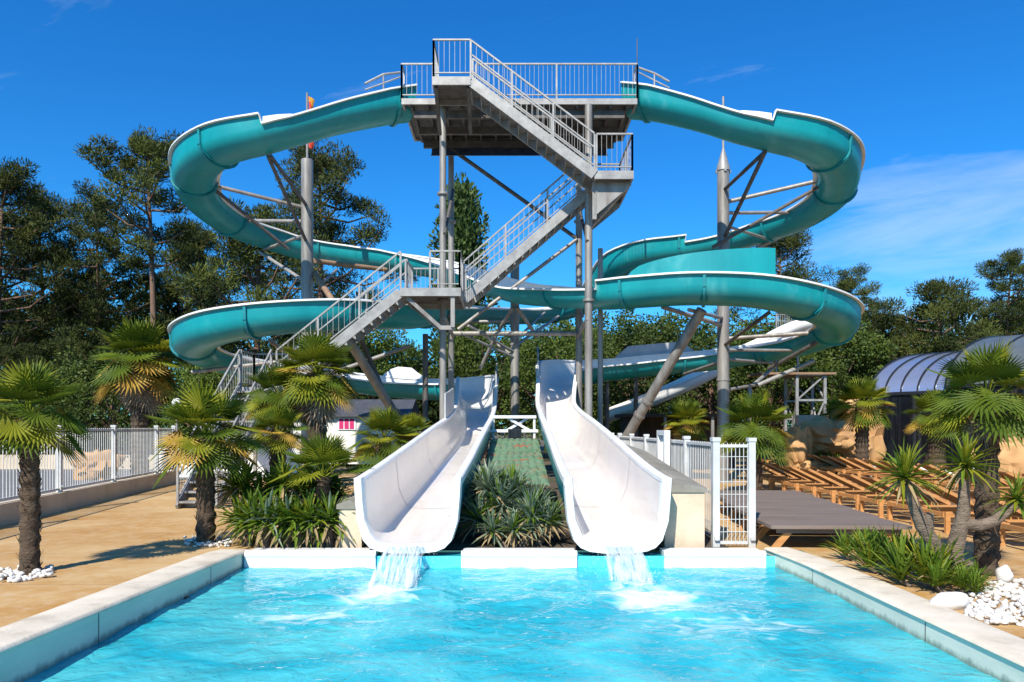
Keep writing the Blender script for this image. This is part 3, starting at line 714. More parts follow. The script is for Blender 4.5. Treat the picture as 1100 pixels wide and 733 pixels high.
# top landing
def landing(x0, x1, y0, y1, z, thick=0.2):
    mb = MB(); mb.box((x0,y0,z-thick),(x1,y0+0.05,z)); mb.box((x0,y1-0.05,z-thick),(x1,y1,z)); mb.box((x0,y0+0.05,z-thick),(x0+0.05,y1-0.05,z)); mb.box((x1-0.05,y0+0.05,z-thick),(x1,y1-0.05,z))
    o = tb(mb, 'landing', M['steel_light'])
    m2 = MB(); m2.box((x0+0.05,y0+0.05,z-0.06),(x1-0.05,y1-0.05,z-0.004)); m2.build('landing_floor', M['steel_dark'], o)
    return o
landing(-1.93,-1.0,18.0,19.19,DZ)
railing((-1.9,18.03,DZ),(-1.0,18.03,DZ)); railing((-1.9,18.03,DZ),(-1.9,19.15,DZ))
mb = MB(); 
for x in (-1.85,-1.06): mb = MB(); mb.bar((x,18.1,DZ-0.22),(x,19.15,DZ-0.95),0.09,0.09); tb(mb, 'landing_bracket', M['steel_dark'])
# flights
def flight(x0, z0, x1, z1, y0, y1, steps, axis='x', rails=('a','b'), skip_low=0.0):
    fl = bpy.data.objects.new('stair_flight', None); COL.objects.link(fl); fl.parent = tower; fl.location = -TO
    def W_(x, y, z): return Vector((x,y,z)) if axis == 'x' else Vector((y,x,z))
    for y in (y0, y1):
        mb = MB(); mb.bar(W_(x0,y,z0-0.10), W_(x1,y,z1-0.10), 0.05, 0.24); mb.build('stringer', M['steel_light'], fl)
    mb = MB()
    for k in range(steps):
        t = (k+0.5)/steps; x = x0+(x1-x0)*t; z = z0+(z1-z0)*t-0.02; d = abs(x1-x0)/steps*0.55
        a = W_(x-d,y0+0.03,z-0.04); b = W_(x+d,y1-0.03,z)
        mb.box([min(a[i],b[i]) for i in range(3)], [max(a[i],b[i]) for i in range(3)])
        xx = x+(d-0.02)*(1 if x0 > x1 else -1)
        a = W_(xx-0.012,y0+0.03,z-0.15); b = W_(xx+0.012,y1-0.03,z-0.045)
        mb.box([min(a[i],b[i]) for i in range(3)], [max(a[i],b[i]) for i in range(3)])
    mb.build('treads', M['steel'], fl)
    for y in (y0, y1):
        railing(W_(x0,y,z0+0.02), W_(x1,y,z1+0.02), h=0.88, spacing=0.17, posts=4, parent=fl, midrail=True)
    return fl
L2Z, L3Z, L4Z = 7.84, 5.02, 2.60
flight(-1.0,DZ, 2.0,L2Z, 18.05,18.95, 13)
landing(2.0,2.95,18.05,20.2,L2Z)
railing((2.05,18.08,L2Z),(2.92,18.08,L2Z)); railing((2.92,18.08,L2Z),(2.92,20.15,L2Z), posts=3); railing((2.92,20.15,L2Z),(2.05,20.15,L2Z))
mb = MB()
for y in (18.3,20.0):
    mb = MB(); mb.add([(2.0,y,L2Z-0.2),(2.9,y,L2Z-0.2),(2.9,y,L2Z-0.30),(2.0,y,L2Z-1.05)],[(0,1,2,3)]); mb.add([(2.0,y+0.06,L2Z-0.2),(2.9,y+0.06,L2Z-0.2),(2.9,y+0.06,L2Z-0.30),(2.0,y+0.06,L2Z-1.05)],[(3,2,1,0)])
    mb.add([(2.9,y,L2Z-0.30),(2.9,y+0.06,L2Z-0.30),(2.0,y+0.06,L2Z-1.05),(2.0,y,L2Z-1.05)],[(0,1,2,3)]); tb(mb, 'landing_bracket', M['steel'])
mb = MB(); mb.bar((2.03,18.35,L2Z-0.2),(2.03,18.35,L2Z-1.1),0.1,0.1); mb.bar((2.0,19.9,L2Z-1.0),(2.9,18.3,L2Z-0.25),0.07,0.07)
tb(mb, 'landing_bracket', M['steel'])
flight(2.0,L2Z, -1.25,L3Z, 19.3,20.15, 15)
landing(-2.72,-1.25,18.15,20.2,L3Z)
railing((-2.0,18.18,L3Z),(-1.28,18.18,L3Z)); railing((-1.28,18.18,L3Z),(-1.28,19.2,L3Z)); railing((-2.7,20.17,L3Z),(-1.3,20.17,L3Z), posts=3); railing((-2.70,19.1,L3Z),(-2.70,20.15,L3Z))
mb = MB(); mb.bar((-2.6,18.3,L3Z-0.2),(-1.75,18.4,L3Z-0.95),0.07,0.09); mb.bar((-2.6,20.0,L3Z-0.2),(-1.75,20.0,L3Z-0.95),0.07,0.09)
mb.box((-1.5,18.2,L3Z-0.95),(-1.40,18.3,L3Z-0.2)); mb.box((-1.78,18.3,L3Z-1.0),(-1.4,18.34,L3Z-0.9))
tb(mb, 'landing_bracket', M['steel'])
flight(-2.72,L3Z, -5.75,L4Z, 18.2,19.05, 14)
landing(-6.65,-5.75,18.1,19.15,L4Z)
railing((-6.62,18.2,L4Z),(-6.62,19.12,L4Z)); railing((-6.62,19.12,L4Z),(-5.8,19.12,L4Z))
mb = MB()
for x in (-6.55,-5.85):
    for y in (18.25,19.0): mb.bar((x,y,0),(x,y,L4Z-0.2),0.08,0.08)
tb(mb, 'landing_leg', M['steel'])
flight(18.1,L4Z, 14.75,0.08, -6.62,-5.85, 14, axis='y')
# bracing
def tube_part(name, a, b, r, m='steel', parent=None):
    mb = MB(); mb.tube([a,b], r, 10); return tb(mb, name, M[m], parent, 40)
tube_part('brace', P(469,149,21.6), P(619,256,21.9), 0.06, 'steel_dark')
tube_part('brace', P(620,257,21.9), P(492,354,21.9), 0.055)
tube_part('brace', (-1.73,21.9,4.38), (1.94,21.9,4.38), 0.075)
tube_part('brace', (-1.73,19.15,4.42), (-1.73,21.9,4.30), 0.05)
tube_part('brace', (1.94,19.15,4.42), (1.94,21.9,4.30), 0.05)
tube_part('brace', P(503,350,21.8), P(552,378,23.2), 0.04, 'steel_light')
tube_part('brace', P(495,358,21.8), P(552,384,23.2), 0.04, 'steel_light')
tube_part('brace', (-1.73,19.15,6.6), (-1.73,21.9,8.6), 0.045, 'steel_dark')
tube_part('brace', (1.94,19.15,6.4), (1.94,21.9,8.2), 0.045, 'steel_dark')

# ------------------------------------------------------------------ slide supports
def support(label, base, top, r, struts, cap=True, mast=None, flag=False):
    root = thing('support_column', label, 'steel column', base)
    o = Vector(base)
    mb = MB(); mb.tube([(0,0,-0.05),(0,0,top*0.5),(0,0,top)], r, 20); mb.tube([(0,0,0),(0,0,0.06)], r*1.7, 20)
    for z in (top*0.33, top*0.62): mb.tube([(0,0,z-0.04),(0,0,z+0.04)], r*1.12, 20)
    mb.build('shaft', M['steel'], root, smooth=40)
    if cap:
        mb = MB(); mb.tube([(0,0,top),(0,0,top+0.10),(0,0,top+0.68)], [r*1.15,r*1.1,0.03], 16)
        for a in range(4): mb.box((math.cos(a*PI/2)*r*1.1-0.03, math.sin(a*PI/2)*r*1.1-0.03, top-0.06),(math.cos(a*PI/2)*r*1.1+0.03, math.sin(a*PI/2)*r*1.1+0.03, top+0.02))
        mb.build('cap', M['steel_light'], root, smooth=40)
    if mast:
        mb = MB(); mb.tube([(0,0,top+(0.6 if cap else 0)),(0,0,mast)], 0.035, 8); mb.build('mast', M['steel'], root, smooth=40)
    if flag:
        mb = MB(); rows = []
        for k in range(9):
            z = mast-0.1 - k*0.19; rows.append([(0.03+0.03*math.sin(k*0.9),-0.01,z),(0.10+0.05*math.sin(k*0.9+1),-0.06+0.03*math.cos(k),z-0.05),(0.17+0.05*math.sin(k+2),0.02,z-0.1)])
        mb.loft(rows); mb.build('flag', M['flag_red'], root, smooth=180)
    for (a, b, rr, m_) in struts:
        mb = MB(); mb.tube([Vector(a)-o, Vector(b)-o], rr, 10); mb.build('strut', M[m_], root, smooth=40)
    return root
LX, RX, CY = -6.05, 6.24, 22.0
def c_(X, z, Y=CY): return Vector((X, Y, z))
zy = lambda y, Y=CY: EYE+(HY-y)*Y/F
support('tall grey column with ragged top and flag mast inside the left coil', (LX,CY,0), zy(172), 0.175, [
    (P(228,199,21.0), c_(LX,zy(224)), 0.055, 'steel'), (P(246,237,23.6), c_(LX,zy(238)), 0.055, 'steel_light'),
    (P(291,168,18.8), c_(LX,zy(222)), 0.05, 'steel_dark'), (P(288,168,18.8), c_(LX,zy(262)), 0.05, 'steel_dark'),
    (P(222,197,21.0), P(310,268,22.6), 0.05, 'steel_dark'), (P(284,268,24.4), c_(LX,zy(252)), 0.05, 'steel_light'),
    (P(279,271,24.4), c_(LX,zy(304)), 0.055, 'steel_light'), (P(343,281,23.4), P(415,290,24.8), 0.075, 'rust'), (P(338,280,22.0), P(343,281,23.4), 0.075, 'rust'),
    (P(338,294,22.1), P(362,330,20.5), 0.085, 'rust'), (P(348,302,22.2), P(362,290,25.0), 0.045, 'steel_light'),
    (P(206,400,22.0), c_(LX,zy(385)), 0.06, 'steel'), (P(290,366,18.9), c_(LX,zy(395)), 0.06, 'steel'), (P(257,384,24.2), c_(LX,zy(402)), 0.05, 'steel'),
    (P(340,418,25.0), c_(LX,zy(430)), 0.055, 'steel_light'), (P(440,372,21.4), c_(LX,zy(410)), 0.06, 'steel_light'), (P(230,392,23.4), c_(LX,zy(418)), 0.05, 'steel_dark')],
    cap=False, mast=zy(100), flag=True)
support('tall grey column with pointed cap and spike inside the right coil', (RX,CY,0), zy(184), 0.175, [
    (P(822,163,18.8), c_(RX,zy(205)), 0.055, 'steel_dark'), (P(822,163,18.8), c_(RX,zy(258)), 0.055, 'steel_dark'),
    (P(885,193,21.0), c_(RX,zy(218)), 0.06, 'steel'), (P(881,228,23.6), c_(RX,zy(229)), 0.055, 'steel_light'),
    (P(888,196,21.0), P(765,266,21.7), 0.05, 'steel_dark'), (c_(RX,zy(242)), P(828,258,24.4), 0.045, 'steel_light'), (P(880,236,23.8), P(812,267,24.6), 0.06, 'steel_light'),
    (P(826,336,18.9), c_(RX,zy(372)), 0.05, 'steel_dark'), (P(712,330,19.3), c_(RX,zy(350)), 0.06, 'steel_light'), (P(740,333,19.1), c_(RX,zy(342)), 0.05, 'steel_light'),
    (P(868,358,21.4), c_(RX,zy(364)), 0.06, 'steel'), (P(879,377,23.6), c_(RX,zy(376)), 0.05, 'steel_light'), (P(892,360,21.4), P(826,396,23.6), 0.06, 'steel_dark'),
    (P(829,390,24.8), c_(RX,zy(386)), 0.05, 'steel_light'), (P(832,394,24.8), P(809,414,23.4), 0.06, 'steel_light'), (P(874,388,23.6), P(814,414,23.4), 0.07, 'steel_light'),
    (P(735,402,25.0), c_(RX,zy(388)), 0.05, 'steel'), (P(809,414,23.4), c_(RX,zy(420)), 0.05, 'steel')],
    cap=True, mast=zy(104))
support('shorter brown grey column standing between the two chutes', (0.09,23.3,0), zy(281,23.3), 0.14, [
    (P(551,330,22.1), P(534,358,23.2), 0.06, 'steel'), (P(555,330,22.1), P(577,362,23.2), 0.06, 'steel'), (P(534,358,23.2), P(516,396,23.9), 0.06, 'steel'),
    (P(553,372,23.3), P(600,340,26.6), 0.05, 'steel_light'), (P(553,366,23.3), P(585,336,26.6), 0.04, 'steel_light'), (P(553,345,23.3), P(497,346,23.6), 0.05, 'steel_light'),
    (P(553,384,23.3), P(500,345,23.6), 0.05, 'steel')], cap=False)
def leaning(label, a, b, r, m='steel'):
    mb = MB(); a = Vector(a); b = Vector(b); d = (b-a).normalized()
    mb.tube([a,b], r, 16)
    for t in (0.42,0.5): q = a+(b-a)*t; mb.tube([q-d*0.04,q+d*0.04], r*1.2, 16)
    return tag(mb.build('leaning_prop', M[m], smooth=40), label, 'steel prop')
leaning('thick pale leaning prop under the right coil, foot by the right chute', (2.62,22.2,0), (4.95,19.4,4.68), 0.14)
leaning('thick pale leaning prop under the left coil, foot above the small white house', (-2.35,23.0,0), (-4.35,19.4,4.06), 0.13)
leaning('thin dark leaning prop beside the thick one under the left coil', (-2.75,22.6,0), (-4.05,19.8,4.05), 0.07, 'steel_dark')
mb = MB(); q = P(648,272,19.9); mb.tube([(q.x,20.55,-0.05),(q.x,20.55,6.55)], 0.07, 12); tag(mb.build('steel_post', M['steel'], smooth=40), 'slim grey post rising beside the joint of the right coil', 'steel post')
for px_, Y_, zt, lb in ((457,21.4,4.3,'slim dark teal post under the left coil near the stairs'),(683,25.2,3.4,'short dark post under the low right run of slide'),(652,25.0,3.1,'dark post under the slide run left of the leaning prop')):
    mb = MB(); x = (px_-CX)*Y_/F; mb.tube([(x,Y_,-0.05),(x,Y_,zt)], 0.08, 10); tag(mb.build('steel_post', M['steel_dark'], smooth=40), lb, 'steel post')

# ------------------------------------------------------------------ beds, walls, pump house between the chutes
def ramp_wall(label, x0, x1, s, dz=0.0):
    root = thing('retaining_wall', label, 'wall', ((x0+x1)/2,9.9,0))
    off = Vector(((x0+x1)/2,9.9,0))
    mb = MB(); prof = [(9.9,0.74+dz),(11.5,0.86+dz),(14.5,1.10+dz),(18,1.2+dz)]
    rows = [[(x0,y,-0.3),(x1,y,-0.3),(x1,y,z),(x0,y,z)] for y, z in prof]
    mb.loft(rows, closed=True); o = mb.build('wall', M['tanwall'], root); o.location = -off
    mb = MB(); rows = []
    for y, z in prof:
        xs_ = [x0-0.03*1, x0+(x1-x0)*0.5, x1+0.03]
        rows.append([(xs_[0],y-0.02,z+0.004),(xs_[0],y-0.02,z+0.06),(xs_[1],y-0.02,z+0.12),(xs_[2],y-0.02,z+0.06),(xs_[2],y-0.02,z+0.004)])
    mb.loft(rows, closed=True); o = mb.build('sloped_top', M['concrete'], root); o.location = -off
ramp_wall('tan rendered wall with sloping concrete top beside the right chute mouth', 2.03, 2.56, 1)
ramp_wall('tan rendered wall beside the left chute mouth, behind the fan palm', -2.30, -2.0, -1, -0.22)

ph = thing('pump_house', 'low pump house with green painted tile roof between the chutes', 'pump house', (0,14,0))
mb = MB(); mb.box((-0.40,-1.6,-0.1),(0.52,2.9,0.62)); mb.build('wall', M['darkwood'], ph)
mb = MB()
rows_n = 9
for r_ in range(rows_n):
    y0 = -2.2 + r_*0.62; zb = 0.70 + r_*0.072
    cols = 44; row0, row1, row2 = [], [], []
    jit = 0.03*math.sin(r_*2.1)
    for c in range(cols+1):
        x = -0.49 + 1.09*c/cols; wv = 0.035*abs(math.sin(c/cols*PI*8 + jit*10))
        sag = 0.02*noise.noise(Vector((x*1.5, r_*1.3, 0)))
        row0.append((x,y0,zb+wv-0.035+sag)); row1.append((x,y0,zb+wv+sag)); row2.append((x,y0+0.66,zb+wv+0.055+sag))
    mb.loft([row0,row1,row2])
mb.build('roof', M['rooftile'], ph, smooth=50)
# white trestle and floodlight at the back of the pump house
tr = thing('trestle', 'white metal cross braced trestle behind the green tile roof', 'trestle', (0.35,17.9,0))
mb = MB()
a = [P(528,448,17.9), P(576,448,17.9), P(520,463,17.9), P(578,463,17.9)]
o = Vector((0.35,17.9,0))
mb.bar(a[0]-o, a[1]-o, 0.05, 0.07); mb.bar(a[2]-o, a[3]-o, 0.05, 0.07)
mb.build('rails', M['white_paint'], tr)
mb = MB(); mb.bar(P(545,449,17.95)-o, P(575,466,17.95)-o, 0.04, 0.06); mb.bar(P(568,449,18.0)-o, P(538,466,18.0)-o, 0.04, 0.06); mb.build('cross_brace', M['white_paint'], tr)
mb = MB()
for px_ in (530,574): q = P(px_,448,17.9)-o; mb.bar((q.x,0.03,-0.0),(q.x,0.03,q.z),0.05,0.05)
mb.build('legs', M['white_paint'], tr)
fl = thing('floodlight', 'black floodlight box in front of the white trestle', 'floodlight', tuple(P(553,466,17.6)))
mb = MB(); mb.box((-0.16,-0.08,-0.11),(0.16,0.05,0.11)); mb.build('housing', M['black'], fl)
mb = MB(); mb.box((-0.14,-0.09,-0.09),(0.14,-0.082,0.09)); mb.build('lens', M['glassdark'], fl)
mb = MB(); mb.bar((0,0,-0.11),(0,0,-0.42),0.05,0.05); mb.build('stand', M['black'], fl)

# ------------------------------------------------------------------ fences
def fence(label, a, b, posts, h, base_z=0.0, wall_h=0.0, spacing=0.11, wall_t=0.22, group=None, first_last=True, bar=0.004, wires=0):
    a = Vector((a[0],a[1],0)); b = Vector((b[0],b[1],0)); d = (b-a); L_ = d.length; d.normalize(); nrm = Vector((-d.y,d.x,0))
    root = thing('fence', label, 'fence', tuple(a), math.atan2(d.y,d.x), group)
    if wall_h:
        mb = MB(); mb.box((0,-wall_t/2,-0.2),(L_,wall_t/2,wall_h)); mb.build('low_wall', M['tanwall'], root)
    for k, t in enumerate(posts):
        mb = MB(); mb.box((t*L_-0.045,-0.045,wall_h-0.02),(t*L_+0.045,0.045,h)); mb.box((t*L_-0.055,-0.055,h),(t*L_+0.055,0.055,h+0.05)); mb.box((t*L_-0.03,-0.09,wall_h+0.1),(t*L_+0.03,-0.046,wall_h+0.14))
        mb.build('post', M['fence_paint'], root)
    for k in range(len(posts)-1):
        x0, x1 = posts[k]*L_+0.05, posts[k+1]*L_-0.05
        mb = MB()
        for z in (wall_h+0.06, h-0.06): mb.box((x0,-0.018,z-0.02),(x1,0.018,z+0.02))
        n = max(2, int((x1-x0)/spacing))
        for j in range(wires):
            z = wall_h+0.12+(h-wall_h-0.24)*(j+0.5)/wires; mb.box((x0,-0.004,z-0.004),(x1,0.004,z+0.004))
        for j in range(n+1):
            x = x0+(x1-x0)*j/n; mb.box((x-bar/2-0.004,-0.006,wall_h+0.08),(x+bar/2+0.004,0.006,h-0.02))
        mb.build('panel', M['fence_paint'], root)
    return root
fence('long white bar fence on a tan low wall left of the palms', (-7.35,5.3), (-9.9,21.8), [0.03,0.20,0.37,0.552,0.72,0.905,1.0], 1.62, wall_h=0.36)
fence('white bar fence running back along the right side of the right chute', (2.86,10.5), (2.82,21), [0,0.16,0.32,0.5,0.68,0.86,1.0], 1.42, spacing=0.10)
fence('tall narrow white mesh fence panel at the pool corner beside the grey tables', (2.74,10.02), (3.22,10.02), [0,1.0], 1.42, spacing=0.05, bar=0.0, wires=7)
g = thing('gate', 'narrow white framed gate in the fence beside the right chute', 'gate', (2.83,13.2,0))
mb = MB(); mb.box((-0.14,-0.06,0),(-0.04,0.04,1.56)); mb.box((-0.14,0.55,0),(-0.04,0.65,1.56)); mb.box((-0.14,0.04,1.47),(-0.04,0.55,1.56)); mb.build('frame', M['white_paint'], g)
mb = MB()
for k in range(6): mb.box((-0.10,0.08+k*0.085,0.1),(-0.08,0.095+k*0.085,1.42))
mb.build('bars', M['white_paint'], g)

# ------------------------------------------------------------------ loungers and low tables
def make_lounger(label):
    root = thing('sun_lounger', label, 'sun lounger', (0,0,0), 0, 'wooden sun loungers')
    mb = MB()
    for y in (-0.32,0.32): mb.box((0.05,y-0.022,0.24),(1.95,y+0.022,0.325))
    for x in (0.05,1.91): mb.box((x,-0.298,0.25),(x+0.04,0.298,0.315))
    mb.build('frame', M['teak'], root)
    for (x, y) in ((0.10,-0.32),(0.10,0.32),(1.84,-0.32),(1.84,0.32)):
        mb = MB(); s = 1 if y > 0 else -1
        mb.box((x-0.035,y-0.026+0.049*s,-0.0),(x+0.035,y+0.026+0.049*s,0.33)); mb.build('leg', M['teak'], root)
    mb = MB()
    for k in range(11): mb.box((0.80+k*0.105,-0.297,0.300),(0.88+k*0.105,0.297,0.322))
    mb.build('seat_slats', M['teak_dark'], root)
    bk = bpy.data.objects.new('backrest', None); COL.objects.link(bk); bk.parent = root
    mb = MB(); a = Vector((0.76,0,0.335)); b = Vector((0.02,0,0.70)); d = (b-a)
    for y in (-0.27,0.27): mb = MB(); mb.bar(a+Vector((0,y,0)), b+Vector((0,y,0)), 0.045, 0.05); mb.build('backrest_rail', M['teak'], bk)
    mb = MB()
    for k in range(8):
        q = a + d*((k+0.5)/8); mb.bar(q+Vector((0,-0.245,0)), q+Vector((0,0.245,0)), 0.088, 0.018, up=Vector((0.44,0,0.9)))
    mb.build('backrest_slats', M['teak_dark'], bk)
    return root
lp = None
def put_lounger(x, y, label, rz=0):
    global lp
    if lp is None:
        lp = make_lounger(label); lp.location = (x,y,0); lp.rotation_euler = (0,0,rz)
    else: copy_thing(lp, label, (x,y,0), rz)
y = 20.4; k = 0
while y > 8.9:
    put_lounger(6.5+rnd.uniform(-.05,.05), y, f'wooden slatted sun lounger, {ORD[k]} from the far end of the front row', rnd.uniform(-0.03,0.03)); y -= 0.97; k += 1
y = 30.0; k = 0
while y > 14.4:
    put_lounger(10.1+rnd.uniform(-.05,.05), y, f'wooden slatted sun lounger, {ORD[k]} from the far end of the back row', rnd.uniform(-0.03,0.03)); y -= 0.97; k += 1

def make_table(label):
    root = thing('low_table', label, 'low table', (0,0,0), 0, 'grey low wooden tables')
    mb = MB(); n = 4
    for k in range(n): mb.box((-0.9,-0.53+k*0.265,0.285),(0.9,-0.53+k*0.265+0.261,0.33))
    mb.build('top', M['greywood'], root)
    mb = MB(); mb.box((-0.8,-0.45,0.22),(0.8,-0.41,0.284)); mb.box((-0.8,0.41,0.22),(0.8,0.45,0.284)); mb.build('apron', M['greywood'], root)
    for sx_ in (-1,1):
        for sy in (-1,1):
            mb = MB(); mb.bar((sx_*0.62,sy*0.40,0.25),(sx_*0.83,sy*0.40,0.0),0.05,0.08); mb.build('leg', M['teak'], root)
    return root
tp = None
for k, (yy, xx) in enumerate(((10.2,4.30),(11.32,4.42),(12.44,4.55),(13.56,4.70),(14.68,4.85))):
    lb = f'low grey wooden table with splayed legs, {ORD[k]} from the pool in its row'
    if tp is None: tp = make_table(lb); tp.location = (xx,yy,0); tp.rotation_euler = (0,0,-0.04)
    else: copy_thing(tp, lb, (xx,yy,0), -0.04)

# ------------------------------------------------------------------ palms and yuccas
def fan_leaf(mb, o, az, el, pet, fr_, m, r, nseg=22, spread=R(118)):
    d = Vector((math.cos(az)*math.cos(el), math.sin(az)*math.cos(el), math.sin(el)))
    s = Vector((-math.sin(az), math.cos(az), 0)); s = (s + Vector((0,0,r.uniform(-0.25,0.25)))).normalized()
    n = s.cross(d).normalized()*-1
    if n.z < 0: n = -n
    droop = r.uniform(0.04,0.16)
    hub = o + d*pet - Vector((0,0,0.10*pet*pet))
    mid = o + d*(pet*0.5)
    mb.tube([o, mid, hub], [0.014,0.011,0.009], 4, m, cap=False)
    d2 = (d - Vector((0,0,0.10 + r.uniform(0.15,1.0)*(1-max(0.0,math.sin(el)))))).normalized(); d2 = (d2 - s*d2.dot(s)).normalized()
    n2 = d2.cross(s).normalized(); 
    if n2.dot(n) < 0: n2 = -n2
    da = 2*spread/nseg
    for k in range(nseg):
        a = -spread + (k+0.5)*da
        rr = fr_*(0.72+0.28*math.cos(a*0.62))*r.uniform(0.92,1.05)
        e = d2*math.cos(a) + s*math.sin(a)
        sd_ = -d2*math.sin(a) + s*math.cos(a)
        cup = 0.22*(a/spread)**2
        e = (e + n2*cup).normalized()
        wv = rr*0.55*math.tan(da/2)*0.86
        Bp = hub; mid_ = hub + e*rr*0.55 - Vector((0,0,droop*0.18*rr)); tip = hub + e*rr - Vector((0,0,droop*(0.9+r.uniform(-.3,.4))*rr))
        lift = n2*(wv*0.55)
        b = len(mb.v)
        mb.v.extend([tuple(Bp), tuple(mid_-sd_*wv-lift*0.5), tuple(mid_+lift*0.5), tuple(mid_+sd_*wv-lift*0.5), tuple(tip)])
        for f in ((b,b+3,b+2),(b,b+2,b+1),(b+2,b+3,b+4),(b+2,b+4,b+1)): mb.f.append(f); mb.m.append(m)
def make_crown(seed, n=38, yellow=0.06, lightp=0.35, el_lo=-30, el_hi=84):
    r = random.Random(seed); mb = MB()
    for k in range(n):
        t = k/(n-1); el = R(el_hi + (el_lo-el_hi)*t**0.85 + r.uniform(-8,8)); az = k*2.39996 + r.uniform(-.25,.25)
        q = r.random(); m = 1 if q < lightp else 0
        if t > 0.55 and r.random() < yellow*2: m = 2
        fan_leaf(mb, Vector((0,0,-0.05*t)), az, el, r.uniform(0.42,0.58), r.uniform(0.46,0.60), m, r)
    me = mb.build('crown', [M['palm_a'],M['palm_b'],M['palm_c']])
    return me
def make_skirt(seed, n=26):
    r = random.Random(seed); mb = MB()
    for k in range(n):
        fan_leaf(mb, Vector((0,0,-0.05-0.25*r.random())), k*2.4+r.uniform(-.3,.3), R(r.uniform(-82,-52)), r.uniform(0.2,0.38), r.uniform(0.35,0.5), 0, r, nseg=14, spread=R(80))
    return mb.build('dead_skirt', M['palm_dead'])
def make_trunk(seed, h, r0, r1):
    r = random.Random(seed); mb = MB(); n = 16; rows = []; m_ = max(8, int(h/0.045))
    for j in range(m_+1):
        t = j/m_; row = []
        for k in range(n):
            a = 2*PI*k/n
            rr = (r0+(r1-r0)*t)*(1+0.16*noise.noise(Vector((math.cos(a)*3,math.sin(a)*3,j*0.55+seed)))+0.10*math.sin(j*1.7))
            row.append((rr*math.cos(a), rr*math.sin(a), h*t))
        rows.append(row)
    mb.loft(rows, closed=True)
    for k in range(int(h*70)):      # old leaf bases and fibre tufts
        a = r.uniform(0,2*PI); z = r.uniform(0.05,h); t = z/h; rr = r0+(r1-r0)*t; w_ = r.uniform(0.01,0.025); l = r.uniform(0.04,0.09)
        c, s = math.cos(a), math.sin(a)
        b = Vector((rr*c*0.95,rr*s*0.95,z)); sd_ = Vector((-s,c,0))*w_; tip = Vector(((rr+0.035)*c,(rr+0.035)*s,z+l))
        mb.add([b-sd_,b+sd_,tip+sd_*0.4,tip-sd_*0.4],[(0,1,2,3)])
    return mb.build('trunk', M['palm_trunk'], smooth=80)
protoC = [make_crown(3, 36), make_crown(11, 40, yellow=0.13, lightp=0.45), make_crown(23, 30, yellow=0.16, lightp=0.5, el_lo=-20), make_crown(31, 22, yellow=0.05, lightp=0.3, el_lo=10, el_hi=85)]
protoS = [make_skirt(5), make_skirt(9, 34)]
unused = list(protoC)+list(protoS)
def palm(label, x, y, z_crown, trunk_r, crown_r, ci, skirt=None, seed=1, base_z=0.0, lean=(0,0), skirt_s=None, rz=0):
    root = thing('fan_palm', label, 'palm', (x,y,base_z), rz, 'fan palms')
    h = max(0.15, z_crown-base_z)
    tr_ = make_trunk(seed, h, trunk_r*1.05, trunk_r*0.95); tr_.parent = root
    c = protoC[ci].copy(); COL.objects.link(c); c.parent = root; c.location = (lean[0],lean[1],h); c.scale = (crown_r,)*3; c.rotation_euler = (0,0,seed*1.3); c.name = 'crown'
    if skirt is not None:
        s = protoS[skirt].copy(); COL.objects.link(s); s.parent = root; s.location = (0,0,h); s.scale = (skirt_s or crown_r,)*3; s.rotation_euler = (0,0,seed*0.7); s.name = 'dead_skirt'
    return root
palm('fan palm on a bare brown trunk ringed with pebbles, leftmost on the patio', *G(32,616)[:2], 1.72, 0.095, 0.68, 0, None, 1)
palm('big fan palm with a brown dead skirt beyond the white bar fence', -12.0, 24, 3.7, 0.26, 1.65, 1, 1, 2, skirt_s=1.7)
palm('fan palm with bare trunk standing left of the sword leaved bed', *G(221,584)[:2], 1.48, 0.12, 0.82, 0, None, 3)
palm('fan palm with two tone crown in front of the lower stair flight, brown skirt', -3.45, 13.2, 2.55, 0.17, 0.85, 1, 0, 4, skirt_s=0.95)
palm('smaller fan palm with brown skirt left of the stair palm', -4.25, 13.6, 2.15, 0.12, 0.75, 0, 0, 5, skirt_s=0.7)
palm('yellowish fan palm low between the bare trunk palm and the stair palm', -3.65, 11.6, 1.50, 0.12, 0.55, 2, None, 6)
palm('short bright green fan palm beside the left chute', -2.62, 10.35, 0.92, 0.10, 0.72, 3, None, 7)
palm('low orange tinged fan palm against the upper left chute wall', -2.95, 17.3, 1.30, 0.14, 0.95, 2, None, 8)
palm('small yellow fan palm higher up beside the left chute wall', -2.45, 18.3, 1.45, 0.14, 0.62, 2, None, 12)
palm('large fan palm with thick dark trunk among the right side pebbles', *G(1060,617)[:2], 1.90, 0.115, 0.70, 0, 0, 9, skirt_s=0.55)
palm('fan palm standing alone in the middle of the lounger rows', *G(926,514)[:2], 2.30, 0.20, 1.05, 1, None, 10)
palm('slim fan palm by the tan rocks', 12.2, 28, 2.1, 0.13, 0.75, 2, None, 11)
palm('fan palm with slim trunk in front of the pool enclosure, orange leaf below', 13.4, 23.5, 1.95, 0.24, 1.05, 2, None, 13)
palm('broad bushy fan palm behind the white mesh panel', 5.85, 18.0, 1.55, 0.18, 1.05, 0, None, 14)
palm('loose fan palm in front of the dark shed', 5.6, 24.0, 1.75, 0.2, 0.85, 1, None, 15)
for o in unused: bpy.data.objects.remove(o)

